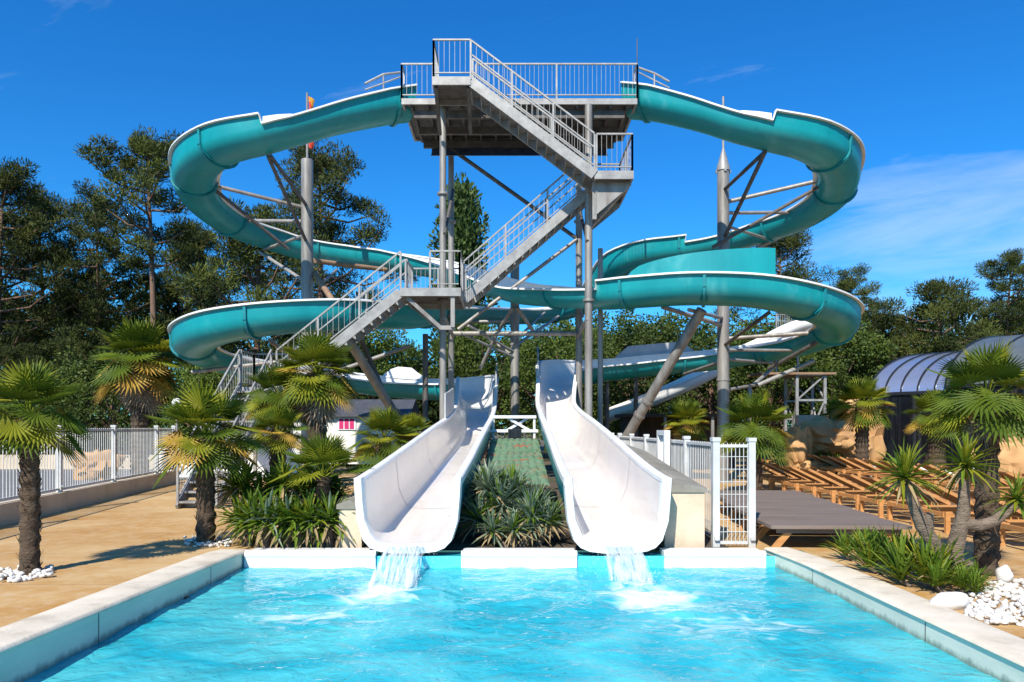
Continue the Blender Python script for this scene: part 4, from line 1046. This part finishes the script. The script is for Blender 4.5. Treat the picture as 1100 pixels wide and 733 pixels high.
def sword(mb, o, az, el, l, w_, m, r, bend=0.25):
    d = Vector((math.cos(az)*math.cos(el), math.sin(az)*math.cos(el), math.sin(el))); s = Vector((-math.sin(az),math.cos(az),0))
    up = s.cross(d); 
    if up.z < 0: up = -up
    p = [o, o+d*l*0.35+Vector((0,0,-bend*0.05*l)), o+d*l*0.7-Vector((0,0,bend*0.25*l)), o+d*l-Vector((0,0,bend*0.7*l))]
    ws = [w_*0.7, w_, w_*0.75, 0.0]
    b = len(mb.v)
    for q, ww in zip(p[:3], ws[:3]): mb.v.extend([tuple(q-s*ww/2+up*ww*0.18), tuple(q-up*ww*0.1), tuple(q+s*ww/2+up*ww*0.18)])
    mb.v.append(tuple(p[3]))
    for i in range(2):
        a = b+i*3
        mb.f += [(a,a+1,a+4,a+3),(a+1,a+2,a+5,a+4)]; mb.m += [m,m]
    a = b+6; t = b+9
    mb.f += [(a,a+1,t),(a+1,a+2,t)]; mb.m += [m,m]
def rosette(mb, o, n, l, w_, r, el_lo=-15, el_hi=85, mats=(0,0,1), bend=0.25, dead=0.0, mdead=1):
    for k in range(n):
        t = k/n; el = R(el_hi+(el_lo-el_hi)*t**0.8 + r.uniform(-9,9))
        m = r.choice(mats)
        if t > 0.75 and r.random() < dead: m = mdead
        sword(mb, o+Vector((r.uniform(-.02,.02),r.uniform(-.02,.02),0.04*(1-t))), k*2.39996+r.uniform(-.3,.3), el, l*r.uniform(0.8,1.1), w_, m, r, bend*r.uniform(0.3,1.6))
def yucca(label, x, y, heads, mats, l=0.6, w_=0.045, seed=1, n=90, z0=0.0, dead=0.3, cat='yucca', name='yucca', el_lo=-30, bend=0.2, group=None):
    r = random.Random(seed); root = thing(name, label, cat, (x,y,z0), 0, group)
    st = MB(); lf = MB()
    for (hx,hy,hz,sc) in heads:
        sr = 0.018 if hz < 0.1 else 0.05; st.tube([(hx*0.3,hy*0.3,-0.03),(hx*0.8,hy*0.8,hz*0.6),(hx,hy,hz)], [sr*1.2,sr,sr], 8)
        rosette(lf, Vector((hx,hy,hz)), int(n*sc), l*sc, w_, r, el_lo, 86, (0,0,0,1), bend, dead, 2)
    st.build('stem', M['branch'], root, smooth=60); lf.build('leaves', mats, root)
    return root
YB = [M['yucca_blue'], M['yucca_green'], M['yucca_dead']]; YG = [M['yucca_green'], M['palm_b'], M['yucca_dead']]
yucca('low blue green yucca at the front between the two tall ones', 0.02, 9.98, [(0,0,0.22,0.9),(-0.28,0.05,0.2,0.85),(0.25,0.08,0.22,0.85)], YB, 0.42, 0.036, 7, 90, dead=0.9)
yucca('blue green yucca clump, tallest between the chutes, dry lower leaves', -0.16, 10.45, [(0,0,0.50,1.0),(-0.18,0.15,0.72,0.9),(0.18,0.25,0.66,0.9),(-0.28,0.4,0.62,0.9),(0.0,0.5,0.7,0.8),(-0.3,-0.1,0.3,0.9)], YB, 0.52, 0.038, 1, 110, dead=0.7)
yucca('blue green yucca against the right chute, lower of the pair', 0.26, 10.15, [(0,0,0.38,0.95),(0.12,0.35,0.48,0.9),(-0.12,0.45,0.55,0.85),(0.25,0.0,0.3,0.85)], YB, 0.48, 0.038, 2, 110, dead=0.8)
beds = [(-3.0,10.0,'sword leaved yucca at the front of the left bed, centre'),(-3.55,10.1,'sword leaved yucca at the left end of the bed by the bare trunk'),(-2.45,10.0,'sword leaved yucca at the foot of the short bright palm'),
        (-3.3,10.75,'tall sword leaved yucca at the back of the left bed'),(-2.75,10.9,'tall sword leaved yucca behind the short bright palm'),(-3.85,10.75,'tall sword leaved yucca right behind the bare palm trunk'),
        (-3.28,9.95,'low yucca at the front of the left bed, left of the centre one'),(-2.72,9.98,'low yucca at the front of the left bed, right of the centre one'),(-3.05,11.4,'sword leaved yucca farthest back in the left bed, below the yellowish palm')]
for k, (x, y, lb) in enumerate(beds):
    hh = 0.34 if y < 10.5 else 0.78
    yucca(lb, x, y, [(0,0,hh,1.0),(0.16,0.1,hh*0.75,0.85),(-0.18,0.08,hh*0.9,0.9)], YG if k % 2 else [M['yucca_green'],M['yucca_blue'],M['yucca_dead']], 0.50, 0.05, 20+k, 60, dead=0.6, bend=0.35, group='yuccas in the left bed')
yucca('yellow green spiky clump under the leaning right prop', *[2.75,22.0], [(0,0,0.5,1.3),(0.3,0.1,0.45,1.2),(-0.3,0,0.55,1.2)], YG, 0.75, 0.05, 40, 80, dead=0.2)
# branching yucca on the right
o_ = G(1028,628)
yb = thing('branching_yucca', 'branching yucca with three leaf heads and bare grey trunks on the right', 'yucca', tuple(o_))
def rel(px, py, Y): return P(px,py,Y)-o_
mb = MB(); YY = o_.y
mb.tube([rel(1030,622,YY),rel(1024,595,YY),rel(1030,572,YY),rel(1035,550,YY),rel(1036,515,YY+.02)],[0.11,0.088,0.078,0.064,0.048],12)
mb.tube([rel(1012,606,YY-.05),rel(1004,585,YY-.08),rel(990,565,YY-.1),rel(979,535,YY-.1),rel(974,520,YY-.1)],[0.085,0.07,0.064,0.055,0.042],12)
mb.tube([rel(996,572,YY-.1),rel(998,552,YY-.14)],[0.06,0.045],10)
mb.tube([rel(1034,562,YY),rel(1052,565,YY-.05),rel(1068,560,YY-.08),rel(1082,548,YY-.1),rel(1094,541,YY-.1)],[0.068,0.06,0.056,0.052,0.046],12)
mb.tube([rel(1030,628,YY),rel(1036,612,YY),rel(1043,604,YY)],[0.10,0.07,0.045],10)
mb.build('trunk', M['branch'], yb, smooth=60)
r = random.Random(77)
for (px_, py_, dy, n_, l_) in ((972,515,-.1,85,0.42),(1037,502,.02,80,0.40),(1092,538,-.1,50,0.30)):
    mb = MB(); rosette(mb, rel(px_,py_,YY+dy), n_, l_, 0.034, r, -45, 86, (0,0,1), 0.25, 0.4, 2); mb.build('leaf_head', YG, yb)
for k, (px_, py_, l_, lb) in enumerate(((958,618,0.58,'spiky green clump on the pool side of the branching yucca'),(994,632,0.62,'large spiky green clump in front of the branching yucca'),(1034,640,0.30,'low grassy clump beside the large white stone'),(930,604,0.42,'small spiky green clump nearest the grey tables'))):
    q = G(px_,py_); yucca(lb, q.x, q.y, [(0,0,0.06,1.0),(0.2,0.12,0.06,0.9),(-0.2,0.1,0.06,0.9),(0.05,-0.12,0.05,0.8)], YG if k != 2 else [M['yucca_green'],M['yucca_green'],M['palm_b']], l_, 0.034 if k != 2 else 0.018, 60+k, 46 if k != 2 else 70, dead=0.15, el_lo=28, bend=0.3, cat='spiky plant', name='spiky_plant')
for (x_,y_,lb,sc) in ((11.3,26.5,'round dark green shrub at the foot of the tan rocks',1.0),):
    yucca(lb, x_, y_, [(0,0,0.3,1.0),(0.3,0.1,0.25,1),(-0.3,0.1,0.28,1)], [M['yucca_green'],M['palm_a'],M['yucca_dead']], 0.55, 0.05, 90, 90, dead=0, cat='shrub', name='shrub')

# ------------------------------------------------------------------ stones
def stone(mb, c, s, r, sq=(1,1,0.7), sub=2, rough=0.0):
    import bmesh
    bm = bmesh.new(); bmesh.ops.create_icosphere(bm, subdivisions=sub, radius=1)
    off = Vector((r.uniform(0,99),r.uniform(0,99),0))
    vs_ = []
    for v_ in bm.verts:
        k = 1+0.28*noise.noise(v_.co*1.1+off)+rough*(abs(noise.noise(v_.co*2.3+off))-0.25); vs_.append((c[0]+v_.co.x*s*sq[0]*k, c[1]+v_.co.y*s*sq[1]*k, c[2]+v_.co.z*s*sq[2]*k))
    mb.add(vs_, [tuple(v_.index for v_ in f.verts) for f in bm.faces]); bm.free()
def pebbles(label, poly, n, s0, s1, seed):
    r = random.Random(seed); mb = MB(); k = 0
    xs_ = [p[0] for p in poly]; ys_ = [p[1] for p in poly]
    def inside(x, y):
        c = False
        for i in range(len(poly)):
            (x0,y0),(x1,y1) = poly[i], poly[i-1]
            if (y0 > y) != (y1 > y) and x < (x1-x0)*(y-y0)/(y1-y0)+x0: c = not c
        return c
    while k < n:
        x = r.uniform(min(xs_),max(xs_)); y = r.uniform(min(ys_),max(ys_))
        if not inside(x,y): continue
        s = r.uniform(s0,s1); stone(mb, (x,y,s*0.3+r.uniform(0,0.03)), s, r, (r.uniform(.9,1.3),r.uniform(.8,1.1),0.7), 1); k += 1
    return tag(mb.build('pebbles', M['pebble'], smooth=80), label, None, None, 'stuff')
gp = lambda a: [tuple(G(x,y)[:2]) for x, y in a]
pebbles('white pebbles spread below the large palm and yucca', gp([(1030,650),(1062,632),(1105,640),(1140,650),(1140,676),(1062,672),(1040,668)]), 420, 0.014, 0.036, 3)
pebbles('white pebbles around the large dark palm trunk', gp([(1062,628),(1110,624),(1140,634),(1100,638),(1070,636)]), 90, 0.018, 0.045, 4)
pebbles('white pebbles around the foot of the leftmost palm', gp([(-12,618),(30,608),(58,612),(56,621),(20,626),(-12,627)]), 150, 0.016, 0.042, 5)
pebbles('white pebbles at the foot of the bare trunk palm', gp([(198,580),(225,576),(250,582),(248,588),(212,589),(200,587)]), 110, 0.015, 0.04, 6)
mb = MB(); q = G(1021,654); stone(mb, (q.x,q.y,0.06), 0.125, random.Random(2), (1.35,0.9,0.75), 3); tag(mb.build('white_stone', M['pebble'], smooth=180), 'large smooth white stone on the pool coping edge', 'stone')
mb = MB(); q = G(1079,628); stone(mb, (q.x,q.y,0.10), 0.085, random.Random(5), (0.9,0.9,1.1), 3); tag(mb.build('white_stone', M['pebble'], smooth=180), 'upright white stone beside the large palm trunk', 'stone')
for k, (px_, py_, Y_, s, sq, lb) in enumerate(((858,492,26,0.85,(0.6,0.7,1.4),'tall tan boulder leaning at the left of the rock pile'),(880,470,27,1.1,(1.4,0.8,0.7),'long tan boulder on top of the rock pile'),(913,478,28,1.35,(0.8,0.8,1.35),'upright tan boulder behind the lone palm'),
        (884,492,25.4,0.45,(1.6,0.9,0.8),'small tan boulder in front of the rock pile'),(1092,486,20,1.0,(1.2,0.8,1.15),'tan boulder behind the large palm at the right edge'),(1006,492,24.5,0.55,(0.7,0.7,1.3),'tan boulder by the enclosure behind the branching yucca'))):
    q = P(px_,py_,Y_); mb = MB(); stone(mb, (0,0,0), s*0.85, random.Random(30+k), sq, 4, 0.55)
    o = mb.build('boulder', M['rock'], smooth=35); o.location = (q.x,q.y,q.z if 'on top' in lb else s*sq[2]*0.6); tag(o, lb, 'boulder')
rw = MB(); a = P(858,446,29.5); b = P(922,446,29.5); rw.box((a.x,29.5,-0.1),(b.x,29.9,a.z)); tag(rw.build('rendered_wall', M['tanwall']), 'tan rendered wall rising behind the rock pile', 'wall')
rw = MB(); rw.bar((11.6,24.6,0.15),(15.5,22.4,0.15),0.25,0.42); tag(rw.build('low_white_wall', M['white_paint']), 'low white kerb wall in front of the enclosure glazing', 'wall')

# ------------------------------------------------------------------ pool enclosure on the right
en = thing('pool_enclosure', 'arched pool enclosure with blue ribbed roof and dark glass side', 'pool enclosure', (14.4,30,0), math.atan2(-0.8,0.6))
# local x runs along the axis towards the viewer's right, local y across the vault (away)
def arc(wd, ze, zr, yo=0.0, n=26):
    pts = []
    for k in range(n+1):
        a = PI*k/n; cy_ = -math.cos(a); sz = math.sin(a)
        pts.append((yo + wd/2 + (wd/2)*cy_, ze + (zr-ze)*abs(sz)**1.1))
    return pts
def module(x0, x1, wd, ze, zr, yo, m_, ribs):
    pr_ = arc(wd, ze, zr, yo)
    mb = MB(); mb.loft([[(x0,y,z) for y,z in pr_],[(x1,y,z) for y,z in pr_]]); mb.build('roof', m_, en, smooth=60)
    mb = MB(); mb.add([(x0,yo+0.02,0),(x1,yo+0.02,0),(x1,yo+0.02,ze),(x0,yo+0.02,ze)],[(0,1,2,3)]); mb.build('side_glazing', M['glassdark'], en); mb = MB(); mb.add([(x0,yo+wd-0.02,0),(x1,yo+wd-0.02,0),(x1,yo+wd-0.02,ze),(x0,yo+wd-0.02,ze)],[(3,2,1,0)])
    mb.build('side_glazing', M['glassdark'], en)
    n = ribs
    for k in range(n+1):
        x = x0+(x1-x0)*k/n; mb = MB()
        mb.loft([[(x-0.035,y,z),(x-0.035,y,z+0.05),(x+0.035,y,z+0.05),(x+0.035,y,z)] for y,z in [(yo,0.0)]+pr_+[(yo+wd,0)]], closed=True)
        mb.build('rib', M['rib'], en)
    mb = MB(); mb.box((x0,yo-0.06,ze-0.06),(x1,yo-0.002,ze+0.06)); mb.box((x0,yo-0.04,0),(x1,yo,0.15)); mb.build('eave_beam', M['rib'], en)
    # end wall
    mb = MB(); c = len(pr_); mb.add([(x0+0.01,y,z) for y,z in pr_]+[(x0+0.01,yo+wd,0),(x0+0.01,yo,0)], [tuple(range(c+2))]); mb.build('end_glazing', M['glassdark'], en)
module(0,3.1,11,2.95,4.85,0,M['vault'],5)
module(3.0,16,11.6,3.12,5.35,-0.3,M['vault_dark'],9)

# ------------------------------------------------------------------ second attraction: white slide on scaffold
wsl = thing('white_slide', 'smaller white slide curving down behind the right coil', 'water slide')
Wp = [P(a,b,30) for a,b in ((888,352),(855,360),(820,379),(785,396),(748,416),(700,437),(650,456))]
pts = [(q.x,q.y+0.4*math.sin(i),q.z,0.45,0.6) for i, q in enumerate(Wp)]
pth = catmull(pts,0.3); frw = frames(pth)
mb = MB(); mb.loft([section(f, u_profile(0.5,p[3],p[4],0.35)) for f,p in zip(frw,pth)]); mb.build('trough', M['white'], wsl, smooth=60)
mb = MB(); mb.loft([section(f, [(x*0.93,z+0.04) for x,z in u_profile(0.5,p[3],p[4],0.35)]) for f,p in zip(frw,pth)]); mb.build('trough_lining', M['lining'], wsl, smooth=60)
for px_, py_ in ((720,432),(805,410),(775,420)):
    mb = MB(); q = P(px_,py_,30.2); mb.tube([(q.x,q.y,0),(q.x,q.y,q.z-0.2)],0.09,10); mb.build('leg', M['steel_light'], wsl, smooth=40)
sc_ = thing('scaffold_tower', 'pale steel lattice tower with caged top behind the right coil', 'scaffold')
x0, x1, ya, yb_ = P(856,400,31).x, P(886,400,31).x, 31.0, 32.3
zt = zy(403,31)
for x in (x0,x1):
    for y in (ya,yb_): mb = MB(); mb.bar((x,y,0),(x,y,zt),0.11,0.11); mb.build('leg', M['steel_light'], sc_)
mb = MB()
for zz in (zy(430,31), zy(450,31), zt): mb.bar((x0,ya,zz),(x1,ya,zz),0.08,0.08); mb.bar((x0,yb_,zz),(x1,yb_,zz),0.08,0.08)
for (za,zb) in ((zy(430,31),zt),(0.1,zy(430,31))):
    mb.bar((x0,ya,za),(x1,ya,zb),0.06,0.06); mb.bar((x1,yb_,za),(x0,yb_,zb),0.06,0.06); mb.bar((x0,ya,zb),(x0,yb_,za),0.06,0.06); mb.bar((x1,ya,za),(x1,yb_,zb),0.06,0.06)
mb.build('bracing', M['steel_light'], sc_)
mb = MB(); mb.box((x0-1.6,ya-0.2,zt+0.01),(x1+0.4,yb_+0.2,zt+0.10)); mb.build('deck', M['rust'], sc_)
mb = MB()
for k in range(12):
    x = P(834,350,31.6).x + k*0.09; mb.bar((x,31.6,zy(358,31.6)-0.9),(x,31.6,zy(338,31.6)),0.02,0.02)
for zz in (338,345,352,360): mb.bar((P(833,zz,31.6)),(P(858,zz,31.6)),0.025,0.025)
mb.bar(P(834,337,31.6), P(834,403,31.6),0.06,0.06); mb.bar(P(857,337,31.6), P(857,403,31.6),0.06,0.06)
mb.build('cage_railing', M['steel_light'], sc_)
sh_ = thing('dark_shed', 'dark open timber shed behind the white fence on the right', 'shed', (6.2,27.5,0))
mb = MB(); mb.box((-2.0,1.2,0),(2.4,1.35,2.0)); mb.box((-2.0,-0.6,0),(-1.85,1.2,2.0)); mb.build('wall', M['darkwood'], sh_)
mb = MB(); mb.box((-2.2,-0.9,2.0),(2.6,1.5,2.12)); mb.build('roof', M['darkwood'], sh_)
for x in (-0.7,1.0,2.3): mb = MB(); mb.bar((x,-0.75,0),(x,-0.75,2.0),0.1,0.1); mb.build('post', M['steel'], sh_)

# ------------------------------------------------------------------ small house, lamp, far left bits
h_ = thing('mobile_home', 'small white mobile home with dark roof and pink curtains behind the left chute', 'house', (-4.9,31,0))
mb = MB(); mb.box((-4.2,0,0.1),(0.55,3,2.18)); mb.build('wall', M['house'], h_)
mb = MB(); rows = []
for x in (-4.4,0.7): rows.append([(x,-0.25,2.15),(x,1.5,2.85),(x,3.25,2.15),(x,3.25,2.07),(x,-0.25,2.07)])
mb.loft(rows, closed=True); mb.build('roof', M['slate'], h_)
wn = MB(); a = P(364,450,30.95)-Vector((-4.9,31,0)); b = P(381,461,30.95)-Vector((-4.9,31,0))
wn.box((a.x-0.04,-0.05,b.z-0.04),(b.x+0.04,-0.003,a.z+0.04)); wo = wn.build('window', M['white_paint'], h_)
wn = MB()
for k in range(3):
    x = a.x+(b.x-a.x)*k/3; wn.box((x+0.015,-0.062,b.z),(x+(b.x-a.x)/3-0.03,-0.052,a.z))
wn.build('curtains', M['pink'], wo)
wn = MB(); wn.box((-1.5,-0.05,0.3),(-1.1,-0.003,1.3)); wn.build('shutter', M['grey_panel'], h_)
lm = thing('globe_lamp', 'globe lamp on a slim pole behind the left palms', 'lamp', tuple(G(190,519)[:2])+(0,))
Yl = lm.location.y; zz = zy(433,Yl)
mb = MB(); mb.tube([(0,0,0),(0,0,zz-0.1)],0.03,8); mb.build('pole', M['steel'], lm, smooth=40)
mb = MB(); stone(mb,(0,0,zz),0.14,random.Random(1),(1,1,1),3); mb.v = [tuple(Vector((0,0,zz))+(Vector(q)-Vector((0,0,zz))).normalized()*0.14) for q in mb.v]; mb.build('globe', M['globe'], lm, smooth=180)
mb = MB(); mb.box((-26,29,-0.1),(-10.4,29.3,0.55)); tag(mb.build('garden_wall', M['tanwall']), 'low tan garden wall across the road beyond the bar fence', 'wall')
mb = MB(); stone(mb,(0,0,0),0.6,random.Random(8),(1.2,0.7,0.9),4,0.55); o = mb.build('boulder', M['rock'], smooth=35); o.location = (-13.0,23.2,0.4); tag(o,'pale rock mass beyond the bar fence beside the skirted palm','boulder')
mb = MB(); mb.box((-11.6,24.2,0.0),(-6.9,24.35,0.95)); tag(mb.build('white_hoarding', M['white_paint']), 'low white hoarding behind the palms under the stairs', 'hoarding')

# ------------------------------------------------------------------ trees
def diamond(mb, c, d, n, l, w_, m=0):
    s = d.cross(n)
    s = s.normalized()*(w_/2) if s.length > 1e-6 else Vector((w_/2,0,0))
    b = len(mb.v)
    mb.v.extend([tuple(c-d*(l*0.5)), tuple(c+s), tuple(c+d*(l*0.5)), tuple(c-s)])
    mb.f.append((b,b+1,b+2,b+3)); mb.m.append(m)
def rvec(r):
    z = r.uniform(-1,1); a = r.uniform(0,2*PI); q = math.sqrt(1-z*z); return Vector((q*math.cos(a),q*math.sin(a),z))
def clump(mb, c, rx, rz, n, l, w_, r, updir=0.5):
    for _ in range(n):
        v_ = rvec(r); rad = r.random()**0.45
        p = c + Vector((v_.x*rx*rad, v_.y*rx*rad, v_.z*rz*rad))
        d = (v_ + rvec(r)*0.8 + Vector((0,0,updir))).normalized()
        diamond(mb, p, d, rvec(r), l*r.uniform(0.6,1.3), w_*r.uniform(0.7,1.2))
def make_pine(seed, H, bare, cw, n_limbs=26, tufts=95):
    r = random.Random(seed); tk = MB(); cr = MB(); lb = MB()
    bend = Vector((r.uniform(-.6,.6), r.uniform(-.6,.6), 0))
    axis = [Vector((0,0,H*t)) + bend*(t*t) for t in [i/10 for i in range(11)]]
    tk.tube(axis, [0.23*(1-0.82*t/10) for t in range(11)], 10)
    def ax(t): i = min(9,int(t*10)); f = t*10-i; return axis[i].lerp(axis[i+1], f)
    for k in range(n_limbs):
        t = bare + (0.98-bare)*(k+r.random()*0.8)/n_limbs
        az = k*2.4 + r.uniform(-.5,.5); env = math.sin(PI*min(1,max(0.08,(t-bare)/(1-bare)))**0.75)*0.85+0.22
        Lb = cw*0.5*env*r.uniform(0.55,1.15); el = R(r.uniform(5,40))
        o = ax(t); d = Vector((math.cos(az)*math.cos(el),math.sin(az)*math.cos(el),math.sin(el)))
        tip = o + d*Lb; mid = o + d*Lb*0.5 - Vector((0,0,0.12*Lb))
        lb.tube([o,mid,tip],[0.07,0.05,0.02],5)
        for j in range(3):
            f = 0.45+0.3*j; c = o.lerp(tip, min(f,1.02)) + rvec(r)*0.35
            s = cw*0.098*r.uniform(0.7,1.3)
            clump(cr, c+Vector((0,0,0.15)), s, s*0.66, int(tufts*(0.9 if j == 0 else 2.4)), 0.27, 0.052, r)
    clump(cr, axis[-1], cw*0.12, cw*0.12, tufts*3, 0.27, 0.052, r)
    return tk, lb, cr
def make_round(seed, H, bare, cw, n=70, tufts=95, l=0.30, w_=0.17):
    r = random.Random(seed); tk = MB(); cr = MB(); lb = MB()
    tk.tube([(0,0,0),(0.1,0,H*0.4),(0,0.1,H*0.8)],[0.25,0.18,0.06],10)
    c0 = Vector((0,0,H*(bare+1)/2)); hz = H*(1-bare)/2
    for k in range(n):
        v_ = rvec(r); rad = r.uniform(0.55,0.95); c = c0 + Vector((v_.x*cw/2*rad, v_.y*cw/2*rad, v_.z*hz*rad))
        if k % 4 == 0: lb.tube([Vector((0,0,H*bare+0.3*H*r.random())), c],[0.07,0.02],5)
        s = cw*0.14*r.uniform(0.6,1.3); clump(cr, c, s, s*0.8, tufts, l, w_, r, 0.2)
    return tk, lb, cr
def make_poplar(seed, H, cw):
    r = random.Random(seed); tk = MB(); cr = MB(); lb = MB()
    tk.tube([(0,0,0),(0,0,H*0.9)],[0.22,0.04],8)
    for k in range(80):
        t = 0.12+0.86*k/80; wd = cw*0.5*(math.sin(PI*min(1,t*0.9+0.08))**0.6); a = k*2.4
        c = Vector((math.cos(a)*wd*r.uniform(.2,.75), math.sin(a)*wd*r.uniform(.2,.75), H*t))
        if k % 3 == 0: lb.tube([Vector((0,0,H*t-0.8)), c],[0.04,0.015],5)
        clump(cr, c, 0.65*cw*0.3, 1.0*cw*0.3, 190, 0.24, 0.13, r, 0.9)
    return tk, lb, cr
def tree_parts(root, parts, mleaf):
    tk, lb, cr = parts
    t = tk.build('trunk', M['bark'], root, smooth=80); lb.build('limbs', M['bark'], t, smooth=80); cr.build('crown', mleaf, root)
tree_proto = {}
def tree(kind, label, px, top, Y, name='pine_tree', cat='pine tree', group=None, rz=0.0, wide=1.0):
    z = EYE+(HY-top)*Y/F; x = (px-CX)*Y/F
    if kind not in tree_proto:
        Hn = {'p1':16,'p2':14,'p3':15,'p4':9,'r1':10,'r2':7,'pop':11}[kind]
        root = thing(name, label, cat, (x,Y,0), rz, group)
        parts = {'p1':lambda: make_pine(1,16,0.60,6.4,28,110),'p2':lambda: make_pine(2,14,0.28,7.5,48,105),'p3':lambda: make_pine(3,15,0.38,6.2,42,105),'p4':lambda: make_pine(4,9,0.12,7.0,42,100),
                 'r1':lambda: make_round(5,10,0.08,8,95,170,0.24,0.13),'r2':lambda: make_round(6,7,0.03,7,90,140,0.22,0.12),'pop':lambda: make_poplar(7,11,3.0)}[kind]()
        tree_parts(root, parts, {'p':M['pine_leaf'],'r':M['bush_leaf']}[kind[0]] if kind != 'pop' else M['poplar_leaf'])
        tree_proto[kind] = (root, Hn)
    else:
        root = copy_thing(tree_proto[kind][0], label, (x,Y,0), rz, 1, group)
        root['category'] = cat; root.name = name
    s = z/tree_proto[kind][1]; root.scale = (s*wide,s*wide,s)
    return root
PG = 'pines behind the slides'
tree('p1','tallest pine on the left with a long bare trunk', 167, 150, 34, group=PG, rz=0.4)
tree('p2','dense dark pine cut by the left picture edge, highest there', -4, 182, 38, group=PG, rz=1.0)
tree('p2','dense pine with a rounded top left of the tallest pine', 50, 216, 42, group=PG, rz=2.1, wide=0.85)
tree('p3','narrow pine just left of the tallest pine', 108, 216, 41, group=PG, rz=0.2, wide=0.9)
tree('p2','pine half hidden by the left coil, its crown below the upper loop', 222, 250, 46, group=PG, rz=3.0, wide=0.8)
tree('p2','broad pine rising behind the left support column', 345, 170, 44, group=PG, rz=4.1, wide=0.92)
tree('p4','low broad pine crown inside the left coil', 275, 246, 36, group=PG, rz=1.2, wide=0.9)
tree('p3','pine in the back row seen between the tallest pine and the left coil', 200, 262, 46, group=PG, rz=5.0)
tree('p4','low bushy pine behind the skirted palm', 95, 362, 33, group=PG, rz=0.5)
tree('p4','low bushy pine at the left picture edge below the tall pines', 18, 378, 34, group=PG, rz=2.6)
tree('p2','pine right of the upper right loop, its top near the right column', 842, 252, 46, group=PG, rz=0.9)
tree('p3','thin pine just outside the right coil', 912, 297, 44, group=PG, rz=1.9)
tree('p1','open crowned pine at the right picture edge', 1078, 278, 40, group=PG, rz=2.9)
tree('p4','dense round topped pine above the pool enclosure', 1010, 312, 38, group=PG, rz=3.3)
tree('p4','dark low pine between the enclosure and the right coil', 948, 345, 40, group=PG, rz=4.4)
tree('p4','dark pine behind the enclosure at the right edge', 1110, 330, 43, group=PG, rz=5.2)
tree('pop','slender columnar poplar behind the stair tower', 494, 200, 48, 'poplar_tree', 'poplar tree')
BG = 'broadleaf trees behind the chutes'
tree('r1','bright green bushy tree behind the leaning right prop', 690, 330, 33, 'broadleaf_tree','tree',BG,0.3, wide=1.0)
tree('r1','green bushy tree behind the right chute top', 600, 338, 36, 'broadleaf_tree','tree',BG,1.3)
tree('r1','dark green tree behind the stair tower columns', 520, 336, 40, 'broadleaf_tree','tree',BG,2.3)
tree('r1','green tree right of the right column under the coil', 830, 338, 38, 'broadleaf_tree','tree',BG,3.3)
tree('r1','dense green tree behind the lattice tower', 895, 338, 38, 'broadleaf_tree','tree',BG,4.3)
tree('r1','dark tree behind the mobile home', 400, 345, 40, 'broadleaf_tree','tree',BG,5.3)
tree('r2','leafy tree behind the skirted palm and fence', 120, 370, 30, 'broadleaf_tree','tree',BG,0.8)
tree('r1','mid green tree behind the slim post of the right coil', 650, 333, 40, 'broadleaf_tree','tree',BG,0.9)
tree('r1','mid green tree behind the right column', 765, 336, 40, 'broadleaf_tree','tree',BG,1.9)
tree('r2','leafy tree at the left edge behind the fence', 30, 390, 31, 'broadleaf_tree','tree',BG,1.8)
tree('r2','leafy tree left of the globe lamp under the left coil', 215, 385, 31, 'broadleaf_tree','tree',BG,2.8)
# the wood behind, one mass
r = random.Random(99); mb = MB()
for k in range(760):
    x = r.uniform(-48,52); y = r.uniform(46,54); top_ = 6.6+2.2*noise.noise(Vector((x*0.12,0,0)))+ (1.2 if x > 12 else 0) + (4.2*min(1,(-x-17)/5) if x < -17 else 0)
    z = r.uniform(0.3,1)*top_; s = r.uniform(0.9,1.7)
    clump(mb, Vector((x,y,z)), s, s*0.8, 190, 0.42, 0.20, r, 0.3)
for k in range(60):
    x = r.uniform(-48,52); mb.tube([(x,50,0),(x+0.3,50,6)],[0.2,0.1],6)
tag(mb.build('woodland', M['wood_leaf']), 'dense dark wood filling the background behind the slides', None, None, 'stuff')
